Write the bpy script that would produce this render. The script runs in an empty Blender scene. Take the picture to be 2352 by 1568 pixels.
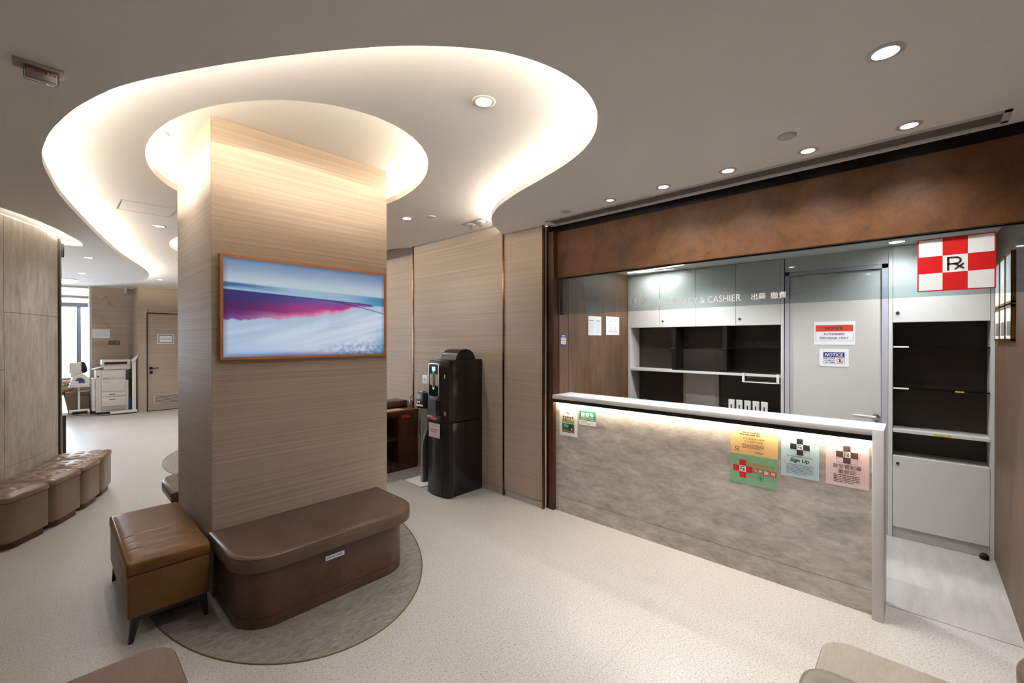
import bpy, bmesh, math, random
from mathutils import Vector, Matrix
from mathutils.geometry import tessellate_polygon
from mathutils.noise import noise as noise3
random.seed(7)
S = bpy.context.scene
C = S.collection
PI = math.pi

# ------------------------------------------------------------------ camera
cam = bpy.data.objects.new('camera', bpy.data.cameras.new('camera'))
C.objects.link(cam)
yaw, pit, rol = math.radians(43.0857), math.radians(0.2035), math.radians(-0.0372)
_f = Vector((math.cos(yaw), math.sin(yaw), 0)); _r = Vector((math.sin(yaw), -math.cos(yaw), 0)); _u = Vector((0, 0, 1))
f2 = _f * math.cos(pit) - _u * math.sin(pit); u2 = _u * math.cos(pit) + _f * math.sin(pit)
R0 = _r * math.cos(rol) + u2 * math.sin(rol); U0 = -_r * math.sin(rol) + u2 * math.cos(rol)
cam.matrix_world = Matrix(((R0.x, U0.x, -f2.x, 0), (R0.y, U0.y, -f2.y, 0), (R0.z, U0.z, -f2.z, 1.65), (0, 0, 0, 1)))
cam.data.sensor_width = 36.0
cam.data.lens = 993.17 / 2352 * 36.0
cam.data.clip_start = 0.02
S.camera = cam

# ------------------------------------------------------------------ world, exposure
w = bpy.data.worlds.new('daylight'); S.world = w; w.use_nodes = True
w.node_tree.nodes['Background'].inputs[0].default_value = (0.78, 0.89, 1.0, 1)
w.node_tree.nodes['Background'].inputs[1].default_value = 10.0
S.view_settings.view_transform = 'Standard'
try: S.view_settings.look = 'None'
except Exception: pass
S.view_settings.gamma = 1.0
S.view_settings.use_curve_mapping = False
S.view_settings.exposure = 0.46
S.cycles.use_denoising = True
S.cycles.use_light_tree = False
S.cycles.max_bounces = 6
S.cycles.diffuse_bounces = 4
S.cycles.use_adaptive_sampling = True
S.cycles.adaptive_threshold = 0.12
S.cycles.adaptive_min_samples = 20
S.cycles.glossy_bounces = 3
S.cycles.transparent_max_bounces = 12
S.cycles.caustics_reflective = False
S.cycles.caustics_refractive = False
S.cycles.sample_clamp_indirect = 6.0

WARM = (1.0, 0.88, 0.72)
COOL = (0.985, 0.99, 1.0)
Z0, Z1, Z2 = 2.766, 2.885, 3.085      # the three ceiling levels
P_SPOT = 45.0                         # watts of one ceiling downlight
P_COVE = 150.0                          # emission of the cove strips

# ------------------------------------------------------------------ materials
def lin(r, g, b):
    f = lambda v: (v / 12.92 if v <= 0.04045 else ((v + 0.055) / 1.055) ** 2.4)
    return (f(r / 255), f(g / 255), f(b / 255), 1)
M = {}
def new_mat(name):
    m = bpy.data.materials.new(name); m.use_nodes = True; M[name] = m
    return m, m.node_tree.nodes, m.node_tree.links, m.node_tree.nodes['Principled BSDF']
def coords(N, L, scale=(1, 1, 1), rot=(0, 0, 0)):
    tc = N.new('ShaderNodeTexCoord'); mp = N.new('ShaderNodeMapping')
    mp.inputs['Scale'].default_value = scale; mp.inputs['Rotation'].default_value = rot
    L.new(tc.outputs['Object'], mp.inputs['Vector'])
    return mp.outputs['Vector']
def noise(N, L, vec, scale, detail=4, rough=.55, dist=0.0):
    n = N.new('ShaderNodeTexNoise'); n.inputs['Scale'].default_value = scale
    n.inputs['Detail'].default_value = detail; n.inputs['Roughness'].default_value = rough
    n.inputs['Distortion'].default_value = dist
    L.new(vec, n.inputs['Vector']); return n.outputs['Fac']
def ramp(N, L, fac, stops):
    r = N.new('ShaderNodeValToRGB'); e = r.color_ramp.elements
    while len(e) > 1: e.remove(e[-1])
    e[0].position = stops[0][0]; e[0].color = stops[0][1]
    for p, c in stops[1:]:
        k = e.new(p); k.color = c
    L.new(fac, r.inputs['Fac']); return r.outputs['Color']
def bump(N, L, fac, bs, strength, dist=0.01):
    b = N.new('ShaderNodeBump'); b.inputs['Strength'].default_value = strength; b.inputs['Distance'].default_value = dist
    L.new(fac, b.inputs['Height']); L.new(b.outputs['Normal'], bs.inputs['Normal'])
def mixc(N, L, fac, a, b, mode='MIX'):
    m = N.new('ShaderNodeMix'); m.data_type = 'RGBA'; m.blend_type = mode
    if isinstance(fac, float): m.inputs[0].default_value = fac
    else: L.new(fac, m.inputs[0])
    for i, v in ((6, a), (7, b)):
        if isinstance(v, tuple): m.inputs[i].default_value = v
        else: L.new(v, m.inputs[i])
    return m.outputs[2]
def plain(name, col, rough=.5, metal=0.0, var=.06, scale=30, bmp=0.0, spec=.5):
    """a procedural material: one colour with slight noise in tone and roughness"""
    m, N, L, b = new_mat(name)
    v = coords(N, L); n = noise(N, L, v, scale, 3)
    d = tuple(max(0, c * (1 - var)) for c in col[:3]) + (1,); h = tuple(min(1, c * (1 + var)) for c in col[:3]) + (1,)
    L.new(ramp(N, L, n, [(.3, d), (.7, h)]), b.inputs['Base Color'])
    b.inputs['Roughness'].default_value = rough; b.inputs['Metallic'].default_value = metal
    b.inputs['Specular IOR Level'].default_value = spec
    if bmp: bump(N, L, n, b, bmp, .002)
    return m
def glow(name, col, strength):
    m, N, L, b = new_mat(name)
    b.inputs['Base Color'].default_value = (.8, .8, .8, 1)
    b.inputs['Emission Color'].default_value = tuple(col[:3]) + (1,)
    b.inputs['Emission Strength'].default_value = strength
    return m
def leather(name, dark, light, rough=.38, spec=.26):
    m, N, L, b = new_mat(name)
    v = coords(N, L); n = noise(N, L, v, 5, 4); g = noise(N, L, v, 260, 2)
    L.new(ramp(N, L, n, [(.3, dark), (.75, light)]), b.inputs['Base Color'])
    b.inputs['Roughness'].default_value = rough; b.inputs['Specular IOR Level'].default_value = spec
    bump(N, L, g, b, .12, .001); return m
def wood(name, dark, light, rough=.42, scale=(1, 1, 1), sc=9, sheen=.5):
    m, N, L, b = new_mat(name)
    v = coords(N, L, scale); a = noise(N, L, v, sc, 6, .62, .6); f = noise(N, L, v, sc * 14, 3)
    c1 = ramp(N, L, a, [(.28, dark), (.72, light)])
    c2 = ramp(N, L, f, [(.3, (.82, .82, .82, 1)), (.7, (1, 1, 1, 1))])
    L.new(mixc(N, L, 1.0, c1, c2, 'MULTIPLY'), b.inputs['Base Color'])
    b.inputs['Roughness'].default_value = rough
    b.inputs['Specular IOR Level'].default_value = sheen
    bump(N, L, f, b, .05, .001); return m
def ribbed(name, dark, light, rough=.55):
    """woven wall covering with fine uneven horizontal ribs"""
    m, N, L, b = new_mat(name)
    v = coords(N, L, (.35, .35, 190)); n = noise(N, L, v, 1.0, 4, .6)
    v2 = coords(N, L, (.2, .2, 38)); n2 = noise(N, L, v2, 1.0, 3, .6)
    c1 = ramp(N, L, n, [(.33, dark), (.52, tuple((a + c) / 2 for a, c in zip(dark, light))), (.68, light)])
    c2 = ramp(N, L, n2, [(.35, (.94, .94, .94, 1)), (.65, (1, 1, 1, 1))])
    L.new(mixc(N, L, 1.0, c1, c2, 'MULTIPLY'), b.inputs['Base Color'])
    b.inputs['Roughness'].default_value = rough
    bump(N, L, n, b, .5, .004); return m
def stone(name, cols, scale, rot=(0, 0, 0), sc=3.0, rough=.4, dist=1.2):
    m, N, L, b = new_mat(name)
    v = coords(N, L, scale, rot)
    n = noise(N, L, v, sc, 10, .74, dist); n2 = noise(N, L, v, sc * .45, 4, .5, .4)
    c1 = ramp(N, L, n, [(.25, cols[0]), (.5, cols[1]), (.78, cols[2])])
    c2 = ramp(N, L, n2, [(.3, (.80, .80, .80, 1)), (.7, (1, 1, 1, 1))])
    L.new(mixc(N, L, 1.0, c1, c2, 'MULTIPLY'), b.inputs['Base Color'])
    b.inputs['Roughness'].default_value = rough; return m
def speckled(name, base, dark, light, rough=.3, sc=85):
    m, N, L, b = new_mat(name)
    v = coords(N, L); n = noise(N, L, v, sc, 5, .7, .3); n2 = noise(N, L, v, 1.1, 3)
    c1 = ramp(N, L, n, [(.36, dark), (.48, base), (.54, base), (.66, light)])
    c2 = ramp(N, L, n2, [(.3, (.93, .92, .90, 1)), (.7, (1, 1, 1, 1))])
    L.new(mixc(N, L, 1.0, c1, c2, 'MULTIPLY'), b.inputs['Base Color'])
    b.inputs['Roughness'].default_value = rough
    bump(N, L, n, b, .03, .001); return m

speckled('floor_vinyl', lin(185, 180, 174), lin(146, 138, 130), lin(204, 200, 196), .34, 105)
stone('floor_back', [lin(172, 165, 160), lin(182, 176, 171), lin(190, 185, 181)], (1.5, 9, 1), sc=4, rough=.3)
stone('inlay_stone', [lin(84, 78, 72), lin(132, 125, 117), lin(178, 171, 162)], (7, 26, 1), (0, 0, .6), 2.2, .38)
plain('ceiling_paint', lin(240, 237, 233), .75, var=.012, scale=3)
plain('lip_paint', lin(232, 224, 212), .6, var=.01)
ribbed('wall_ribbed', lin(163, 145, 128), lin(188, 171, 153))
stone('counter_stone', [lin(142, 134, 126), lin(186, 178, 169), lin(226, 220, 213)], (4, 4, 11), (.38, 0, 0), 1.7, .36, .35)
stone('wall_stone', [lin(146, 138, 128), lin(190, 182, 172), lin(222, 215, 206)], (9, 9, 2.4), (0, 0, 0), 1.7, .5, .5)
wood('walnut', lin(74, 46, 23), lin(110, 71, 39), .46, (1, 1.0, 1.0), 5, .3)
wood('walnut_panel', lin(90, 66, 48), lin(124, 95, 71), .5, (3, 3, .5), 4)
wood('walnut_dark', lin(52, 30, 19), lin(86, 52, 33), .34, (1, 1, 1), 8)
wood('bench_wood', lin(66, 44, 32), lin(98, 68, 48), .4, (1, 1, 1), 6)
wood('ledge_wood', lin(98, 76, 61), lin(120, 95, 77), .5, (3, 1, 1), 4)
wood('ledge_wood_pale', lin(138, 124, 108), lin(154, 140, 124), .5, (1, 4, 1), 4)
wood('plinth_wood', lin(70, 34, 22), lin(96, 50, 34), .35)
leather('leather_taupe', lin(86, 68, 57), lin(102, 83, 70), .34)
leather('leather_brown', lin(116, 95, 77), lin(136, 114, 94), .29, .5)
leather('leather_caramel', lin(97, 65, 33), lin(120, 84, 48), .36, .2)
leather('leather_grey', lin(118, 108, 98), lin(134, 124, 114), .34)
plain('black_metal', lin(22, 21, 21), .35, .6)
plain('black_gloss', lin(14, 14, 15), .12)
plain('machine_black', lin(34, 32, 31), .2, .5, spec=.8)
plain('black_satin', lin(24, 23, 23), .32)
plain('dark_grey', lin(52, 50, 50), .45)
plain('bronze', lin(120, 86, 58), .22, .95)
plain('gold', lin(168, 134, 74), .3, .85)
plain('trim_tan', lin(166, 142, 116), .4)
plain('switch_taupe', lin(104, 94, 86), .4)
plain('end_taupe', lin(168, 154, 146), .35, .3)
plain('slat_grey', lin(128, 122, 116), .45)
plain('gold_line', lin(120, 104, 66), .4, .5)
plain('white_solid', lin(205, 200, 196), .42, var=.02)
plain('window_lit_white', lin(226, 226, 226), .38, var=.03)  # white desk top whose colour also carries the window reflection
plain('white_lam', lin(206, 204, 200), .40, var=.015)
plain('cream_lam', lin(196, 190, 176), .45, var=.015)
plain('door_grey', lin(200, 196, 192), .45, var=.015)
plain('frame_lilac', lin(178, 176, 186), .4, var=.015)
plain('dark_lam', lin(50, 43, 38), .38, var=.1, scale=4)
plain('paper', lin(236, 236, 238), .7, var=.015)
plain('paper_pink', lin(238, 205, 206), .7, var=.015)
plain('plastic_white', lin(228, 226, 222), .4, var=.015)
plain('plastic_grey', lin(176, 174, 170), .45, var=.02)
plain('copier_white', lin(214, 208, 200), .5, var=.015)
plain('copier_grey', lin(172, 166, 158), .5, var=.02)  # darker grey plastic of seams, handles, kick and tray
plain('silver', lin(190, 188, 184), .25, .85)
plain('chrome', lin(214, 210, 202), .18, .95)
plain('tv_frame', lin(188, 118, 66), .42, var=.06)
plain('ink', lin(34, 32, 34), .6)
plain('ink_grey', lin(120, 120, 124), .6)
plain('ink_faint', lin(190, 192, 200), .6)
plain('ink_brown', lin(84, 58, 44), .6)
plain('red', lin(204, 26, 26), .35, var=.03)
plain('red_print', lin(214, 66, 42), .5, var=.03)
plain('red_label', lin(222, 40, 34), .5)
plain('blue_print', lin(44, 44, 132), .5)
plain('blue_sticker', lin(52, 44, 160), .45)
plain('blue_pale', lin(120, 172, 224), .6)
plain('orange', lin(228, 186, 126), .45, var=.03)
plain('orange_ink', lin(214, 134, 44), .5)
plain('green', lin(126, 172, 134), .45, var=.05, scale=6)
plain('green_sign', lin(24, 136, 92), .45)
plain('green_dark', lin(52, 92, 56), .55)
plain('green_grass', lin(140, 168, 70), .6)
plain('teal_paper', lin(184, 210, 214), .5, var=.02)
plain('pink_paper', lin(232, 204, 204), .5, var=.02)
plain('yellow', lin(214, 184, 60), .5)
plain('skin', lin(206, 158, 128), .5)
plain('hair', lin(34, 38, 54), .45)
plain('mat_white', lin(226, 224, 218), .7)
plain('teal_edge', lin(96, 160, 176), .6)
plain('window_frame', lin(150, 162, 184), .4)
plain('blind', lin(206, 204, 204), .6)
plain('lettering_film', lin(206, 196, 190), .4)
plain('blue_bottle', lin(60, 96, 150), .3)
plain('wire_black', lin(28, 26, 26), .5)
plain('cuff_blue', lin(120, 150, 190), .5)
glow('lamp_cool', (1.0, .98, .96), 22.0)
glow('lamp_dim', (1.0, .98, .95), 2.2)
glow('cove_led', WARM, P_COVE)
glow('cove_led_oval', (1.0, .86, .66), P_COVE * .42)
glow('cove_led_window', (1.0, .93, .82), 60.0)
glow('cove_led_slot', WARM, P_COVE * 1.3)
glow('counter_led', (1.0, .86, .66), 90.0)
glow('strip_led', (1.0, .93, .82), 5.0)
glow('led_green', (.1, 1.0, .35), 3.0)
glow('led_blue', (.30, .40, 1.0), .9)
glow('led_red', (1.0, .1, .2), 2.0)
glow('bowl_light', (1.0, .95, .86), 4.0)
for k in ('lamp_cool', 'lamp_dim', 'strip_led', 'led_green', 'led_blue', 'led_red', 'bowl_light'): M[k].cycles.emission_sampling = 'NONE'
# patterned dress
m_, N_, L_, b_ = new_mat('dress')
vv = coords(N_, L_); nn = noise(N_, L_, vv, 22, 2, .6, .5)
L_.new(ramp(N_, L_, nn, [(.40, lin(26, 38, 36)), (.52, lin(40, 56, 44)), (.60, lin(170, 164, 120))]), b_.inputs['Base Color'])
# glass: clear with a grey green tint
m_, N_, L_, b_ = new_mat('glass_tint')
N_.remove(b_)
tr = N_.new('ShaderNodeBsdfTransparent'); tr.inputs[0].default_value = (.73, .785, .80, 1)
gl = N_.new('ShaderNodeBsdfGlossy'); gl.inputs['Roughness'].default_value = .02; gl.inputs[0].default_value = (.9, .95, .95, 1)
fr = N_.new('ShaderNodeFresnel'); fr.inputs[0].default_value = 1.52
mx = N_.new('ShaderNodeMixShader'); L_.new(fr.outputs[0], mx.inputs[0]); L_.new(tr.outputs[0], mx.inputs[1]); L_.new(gl.outputs[0], mx.inputs[2])
L_.new(mx.outputs[0], N_['Material Output'].inputs[0])
def clear(name, col, rough=.03):
    m, N, L, b = new_mat(name); N.remove(b)
    t = N.new('ShaderNodeBsdfTransparent'); t.inputs[0].default_value = col
    g = N.new('ShaderNodeBsdfGlossy'); g.inputs['Roughness'].default_value = rough
    f = N.new('ShaderNodeFresnel'); f.inputs[0].default_value = 1.5
    x = N.new('ShaderNodeMixShader'); L.new(f.outputs[0], x.inputs[0]); L.new(t.outputs[0], x.inputs[1]); L.new(g.outputs[0], x.inputs[2])
    L.new(x.outputs[0], N['Material Output'].inputs[0])
clear('window_glass', (.97, .98, 1, 1))
clear('acrylic', (.90, .90, .89, 1), .08)
# picture on the television: colours stored per vertex on the screen mesh
m_, N_, L_, b_ = new_mat('screen')
at = N_.new('ShaderNodeVertexColor'); at.layer_name = 'picture'
b_.inputs['Base Color'].default_value = (.01, .01, .01, 1); b_.inputs['Roughness'].default_value = .25
L_.new(at.outputs['Color'], b_.inputs['Emission Color']); b_.inputs['Emission Strength'].default_value = .62; m_.cycles.emission_sampling = 'NONE'

# ------------------------------------------------------------------ mesh helpers
ORG = {}
def loc_of(o): return ORG.get(o.name, Vector((0, 0, 0)))
def merge(bm, tmp):
    me = bpy.data.meshes.new('t'); tmp.to_mesh(me); tmp.free(); bm.from_mesh(me); bpy.data.meshes.remove(me)
def box(bm, x0, x1, y0, y1, z0, z1, bev=0.0, seg=2):
    t = bmesh.new(); bmesh.ops.create_cube(t, size=1)
    for v in t.verts:
        v.co = Vector(((x0 + x1) / 2 + v.co.x * (x1 - x0), (y0 + y1) / 2 + v.co.y * (y1 - y0), (z0 + z1) / 2 + v.co.z * (z1 - z0)))
    if bev > 0:
        bmesh.ops.bevel(t, geom=list(t.edges), offset=bev, segments=seg, profile=.5, affect='EDGES')
    merge(bm, t); return bm
def quad(bm, pts):
    bm.faces.new([bm.verts.new(p) for p in pts])
def offset_loop(pts, d):
    """move each vertex of a closed counter-clockwise loop inwards by d"""
    n = len(pts); out = []
    for i in range(n):
        a = Vector(pts[i - 1]); b = Vector(pts[i]); c = Vector(pts[(i + 1) % n])
        e1 = (b - a).normalized(); e2 = (c - b).normalized()
        n1 = Vector((-e1.y, e1.x)); n2 = Vector((-e2.y, e2.x)); m = (n1 + n2)
        if m.length < 1e-6: m = n1
        m.normalize(); k = max(.35, m.dot(n1))
        out.append(tuple(b + m * (d / k)))
    return out
def loft(bm, loop, levels):
    """stack of inset copies of a 2-D loop: levels = [(inset, z), ...]; capped at both ends"""
    rings = []
    for d, z in levels:
        l = offset_loop(loop, d) if d else loop
        rings.append([bm.verts.new((p[0], p[1], z)) for p in l])
    n = len(loop)
    for a, b in zip(rings[:-1], rings[1:]):
        for i in range(n):
            bm.faces.new((a[i], a[(i + 1) % n], b[(i + 1) % n], b[i]))
    bm.faces.new(list(reversed(rings[0]))); bm.faces.new(rings[-1])
def rrect(x0, x1, y0, y1, r, seg=6, corners=(1, 1, 1, 1)):
    """counter-clockwise rounded rectangle; corners: (x1,y0) (x1,y1) (x0,y1) (x0,y0)"""
    out = []
    for k, (cx, cy, a0) in enumerate(((x1 - r, y0 + r, -PI / 2), (x1 - r, y1 - r, 0), (x0 + r, y1 - r, PI / 2), (x0 + r, y0 + r, PI))):
        if corners[k]:
            out += [(cx + r * math.cos(a0 + PI / 2 * i / seg), cy + r * math.sin(a0 + PI / 2 * i / seg)) for i in range(seg + 1)]
        else:
            out.append(((x1, y0), (x1, y1), (x0, y1), (x0, y0))[k])
    return out
def lathe(bm, prof, c, segs=24, axis='z', cap=True):
    def P(r, h, a):
        u, v = r * math.cos(a), r * math.sin(a)
        if axis == 'z': return (c[0] + u, c[1] + v, c[2] + h)
        if axis == 'x': return (c[0] + h, c[1] + u, c[2] + v)
        return (c[0] + v, c[1] + h, c[2] + u)
    rings = [[bm.verts.new(P(r, h, 2 * PI * i / segs)) for i in range(segs)] for r, h in prof]
    for a, b in zip(rings[:-1], rings[1:]):
        for i in range(segs): bm.faces.new((a[i], a[(i + 1) % segs], b[(i + 1) % segs], b[i]))
    if cap:
        bm.faces.new(list(reversed(rings[0]))); bm.faces.new(rings[-1])
def tube(bm, pts, r, segs=8, closed=False):
    pts = [Vector(p) for p in pts]; n = len(pts); rings = []; prev = None
    for i in range(n):
        if closed: t = pts[(i + 1) % n] - pts[i - 1]
        else: t = pts[min(i + 1, n - 1)] - pts[max(i - 1, 0)]
        t.normalize()
        if prev is None:
            prev = t.orthogonal().normalized() if abs(t.z) > .95 else t.cross(Vector((0, 0, 1))).normalized()
        prev = (prev - t * prev.dot(t)).normalized(); q = t.cross(prev)
        rr = r[i] if isinstance(r, (list, tuple)) else r
        rings.append([bm.verts.new(pts[i] + prev * rr * math.cos(2 * PI * k / segs) + q * rr * math.sin(2 * PI * k / segs)) for k in range(segs)])
    for i in range(n if closed else n - 1):
        a, b = rings[i], rings[(i + 1) % n]
        for k in range(segs): bm.faces.new((a[k], a[(k + 1) % segs], b[(k + 1) % segs], b[k]))
    if not closed:
        bm.faces.new(list(reversed(rings[0]))); bm.faces.new(rings[-1])
def smooth_path(pts, n=6, closed=False):
    """Catmull-Rom through 2-D or 3-D points"""
    P = [Vector(p) for p in pts]; out = []; m = len(P)
    for i in range(m if closed else m - 1):
        if closed: a, b, c, d = P[i - 1], P[i], P[(i + 1) % m], P[(i + 2) % m]
        else: a, b, c, d = P[max(i - 1, 0)], P[i], P[i + 1], P[min(i + 2, m - 1)]
        for k in range(n):
            t = k / n
            out.append(tuple(.5 * ((2 * b) + (c - a) * t + (2 * a - 5 * b + 4 * c - d) * t * t + (3 * b - a - 3 * c + d) * t ** 3)))
    if not closed: out.append(tuple(P[-1]))
    return out
def link(bm, name, m, parent=None, smooth=35, loc=None):
    """one mesh object; vertices are given in world space"""
    o_ = loc_of(parent) if parent else Vector(loc if loc else (0, 0, 0))
    bmesh.ops.recalc_face_normals(bm, faces=bm.faces)
    for v in bm.verts: v.co -= o_
    me = bpy.data.meshes.new(name); bm.to_mesh(me); bm.free()
    me.materials.append(M[m])
    if smooth:
        for p in me.polygons: p.use_smooth = True
        me.set_sharp_from_angle(angle=math.radians(smooth))
    o = bpy.data.objects.new(name, me); C.objects.link(o)
    if parent: o.parent = parent
    else: o.location = o_
    ORG[o.name] = o_
    return o
def tag(o, label, cat, group=None):
    o['label'] = label; o['category'] = cat
    if group: o['group'] = group
    return o
def struct(o): o['kind'] = 'structure'; return o
def thing(name, label, cat, loc, group=None):
    o = bpy.data.objects.new(name, None); C.objects.link(o); o.location = loc; o.empty_display_size = .1
    ORG[o.name] = Vector(loc); return tag(o, label, cat, group)
def B(*a, **k):
    bm = bmesh.new(); box(bm, *a, **k); return bm
def boxpart(parent, name, m, *a, bev=0.0, seg=2):
    return link(B(*a, bev=bev, seg=seg), name, m, parent)
def add_light(name, kind, energy, loc, parent=None, col=COOL, **kw):
    d = bpy.data.lights.new(name, kind); d.energy = energy; d.color = col
    for k, v in kw.items(): setattr(d, k, v)
    o = bpy.data.objects.new(name, d); C.objects.link(o)
    if parent: o.parent = parent; o.location = Vector(loc) - loc_of(parent)
    else: o.location = loc
    return o
def text_into(bm, s, org, ux, uy, n, cx, cy, wd, ht, shear=0.0, bold=0.0, off=.0):
    """flat lettering fitted to a wd x ht box centred on (cx, cy) of the sheet frame"""
    cu = bpy.data.curves.new('t', 'FONT'); cu.body = s; cu.size = 1; cu.align_x = 'LEFT'; cu.offset = bold; cu.resolution_u = 3
    o = bpy.data.objects.new('t', cu); C.objects.link(o)
    dg = bpy.context.evaluated_depsgraph_get(); me = bpy.data.meshes.new_from_object(o.evaluated_get(dg))
    bpy.data.objects.remove(o); bpy.data.curves.remove(cu)
    xs = [v.co.x for v in me.vertices]; ys = [v.co.y for v in me.vertices]
    if not xs: return
    x0, x1, y0, y1 = min(xs), max(xs), min(ys), max(ys)
    for v in me.vertices:
        a = (v.co.x - (x0 + x1) / 2) / (x1 - x0) * wd; b_ = (v.co.y - (y0 + y1) / 2) / max(1e-6, y1 - y0) * ht
        v.co = Vector(org) + Vector(ux) * (cx + a + shear * b_) + Vector(uy) * (b_ - cy) + Vector(n) * off
    bm.from_mesh(me); bpy.data.meshes.remove(me)
class Sheet:
    """a flat printed sheet: origin is its top left corner, x to the right, y down (metres)"""
    def __init__(s, name, label, cat, tl, ux, uy, n, wd, ht, m, th=.002, group=None, parent=None, r=0.0):
        s.o = Vector(tl); s.ux = Vector(ux); s.uy = Vector(uy); s.n = Vector(n); s.th = th; s.p = {}; s.layer = 0
        bm = bmesh.new()
        lp = rrect(0, wd, 0, ht, r) if r else [(0, 0), (wd, 0), (wd, ht), (0, ht)]
        fr = [bm.verts.new(s.pt(x, y, 0)) for x, y in lp]; bk = [bm.verts.new(s.pt(x, y, -th)) for x, y in lp]
        bm.faces.new(fr); bm.faces.new(list(reversed(bk)))
        for i in range(len(lp)):
            j = (i + 1) % len(lp); bm.faces.new((fr[i], fr[j], bk[j], bk[i]))
        c = s.pt(wd / 2, ht, 0)
        s.root = link(bm, name, m, parent, loc=tuple(c), smooth=0)
        if not parent: tag(s.root, label, cat, group)
    def pt(s, x, y, k): return s.o + s.ux * x - s.uy * y + s.n * (s.th + k)
    def bm(s, name, m): return s.p.setdefault((name, m), bmesh.new())
    def rect(s, x, y, wd, ht, m, name='print', k=1):
        quad(s.bm(name, m), [s.pt(a, b_, .0007 * k) for a, b_ in ((x, y), (x + wd, y), (x + wd, y + ht), (x, y + ht))])
    def poly(s, pts, m, name='print', k=1):
        b_ = s.bm(name, m); b_.faces.new([b_.verts.new(s.pt(x, y, .0007 * k)) for x, y in pts])
    def disc(s, x, y, r, m, name='print', k=1, ry=None, n=16):
        s.poly([(x + r * math.cos(2 * PI * i / n), y + (ry or r) * math.sin(2 * PI * i / n)) for i in range(n)], m, name, k)
    def ring(s, x, y, r, t, m, name='print', k=1, a0=0, a1=2 * PI, n=28, ry=1.0):
        b_ = s.bm(name, m); vs = []
        for i in range(n + 1):
            a = a0 + (a1 - a0) * i / n
            vs.append((b_.verts.new(s.pt(x + (r - t) * math.cos(a), y + (r - t) * ry * math.sin(a), .0007 * k)), b_.verts.new(s.pt(x + r * math.cos(a), y + r * ry * math.sin(a), .0007 * k))))
        for (p, q), (p2, q2) in zip(vs[:-1], vs[1:]): b_.faces.new((p, q, q2, p2))
    def stroke(s, pts, t, m, name='print', k=1):
        for (x0, y0), (x1, y1) in zip(pts[:-1], pts[1:]):
            d = Vector((x1 - x0, y1 - y0)); d.normalize(); px, py = -d.y * t / 2, d.x * t / 2; ex, ey = d.x * t / 2, d.y * t / 2
            s.poly([(x0 + px - ex, y0 + py - ey), (x1 + px + ex, y1 + py + ey), (x1 - px + ex, y1 - py + ey), (x0 - px - ex, y0 - py - ey)], m, name, k)
    def border(s, x, y, wd, ht, t, m, name='border', k=1):
        s.rect(x, y, wd, t, m, name, k); s.rect(x, y + ht - t, wd, t, m, name, k); s.rect(x, y, t, ht, m, name, k); s.rect(x + wd - t, y, t, ht, m, name, k)
    def text(s, t, cx, cy, wd, ht, m, name='lettering', k=2, **kw):
        text_into(s.bm(name, m), t, s.o, s.ux, s.uy, s.n, cx, cy, wd, ht, off=s.th + .0007 * k, **kw)
    def lines(s, x, y, wd, n, step, t, m, name='small_print', k=2, jit=.25):
        for i in range(n):
            a = x
            while a < x + wd * (1 - (jit if i == n - 1 else 0)):
                l = min(random.uniform(.10, .22) * wd, x + wd - a); s.rect(a, y + i * step, l * .86, t, m, name, k); a += l
    def rx(s, cx, cy, sz, m, name='emblem', k=3):
        """the crossed R prescription mark inside a sz x sz cell"""
        t = sz * .10; x0 = cx - sz * .30; y0 = cy - sz * .36
        s.stroke([(x0, y0), (x0, cy + sz * .38)], t, m, name, k)
        s.stroke([(x0, y0), (cx + sz * .05, y0)], t, m, name, k)
        s.ring(cx + sz * .05, y0 + sz * .19, sz * .24, t, m, name, k, -PI / 2, PI / 2, 12, .98)
        s.stroke([(x0, y0 + sz * .38), (cx + sz * .05, y0 + sz * .38)], t, m, name, k)
        s.stroke([(cx - sz * .02, y0 + sz * .38), (cx + sz * .34, cy + sz * .32)], t, m, name, k)
        s.stroke([(cx + sz * .34, y0 + sz * .42), (cx + sz * .02, cy + sz * .34)], t * .8, m, name, k)
    def cross(s, x, y, c, arm, bg, rxm='ink'):
        """the five squares cross of a dispensary, cell size c, top left (x, y)"""
        for i, j in ((1, 0), (0, 1), (2, 1), (1, 2)): s.rect(x + i * c, y + j * c, c, c, arm, 'emblem', 2)
        s.rect(x + c, y + c, c, c, bg, 'emblem_field', 2); s.rx(x + 1.5 * c, y + 1.5 * c, c * .95, rxm)
    def done(s):
        for (name, m), b_ in s.p.items():
            o = link(b_, name, m, s.root, smooth=0)
            if name in ('small_print', 'brush_mark'): o['kind'] = 'stuff'
        return s.root
FX = ((0, -1, 0), (0, 0, 1), (-1, 0, 0))       # sheet that faces -X
FY = ((1, 0, 0), (0, 0, 1), (0, -1, 0))        # sheet that faces -Y
FR = ((-1, 0, 0), (0, 0, 1), (0, 1, 0))        # sheet that faces +Y
FU = ((0, -1, 0), (1, 0, 0), (0, 0, 1))        # sheet lying face up, read from the -X side
def fill(bm, loops, z, flip=False):
    """triangulated flat area with holes"""
    tri = tessellate_polygon([[Vector((p[0], p[1], 0)) for p in l] for l in loops])
    vs = [bm.verts.new((p[0], p[1], z)) for l in loops for p in l]
    for t in tri:
        try: bm.faces.new([vs[i] for i in t])
        except ValueError: pass
def wall_band(bm, pts, z0, z1, closed=False):
    a = [bm.verts.new((p[0], p[1], z0)) for p in pts]; b_ = [bm.verts.new((p[0], p[1], z1)) for p in pts]
    for i in range(len(pts) if closed else len(pts) - 1):
        j = (i + 1) % len(pts); bm.faces.new((a[i], a[j], b_[j], b_[i]))

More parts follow.
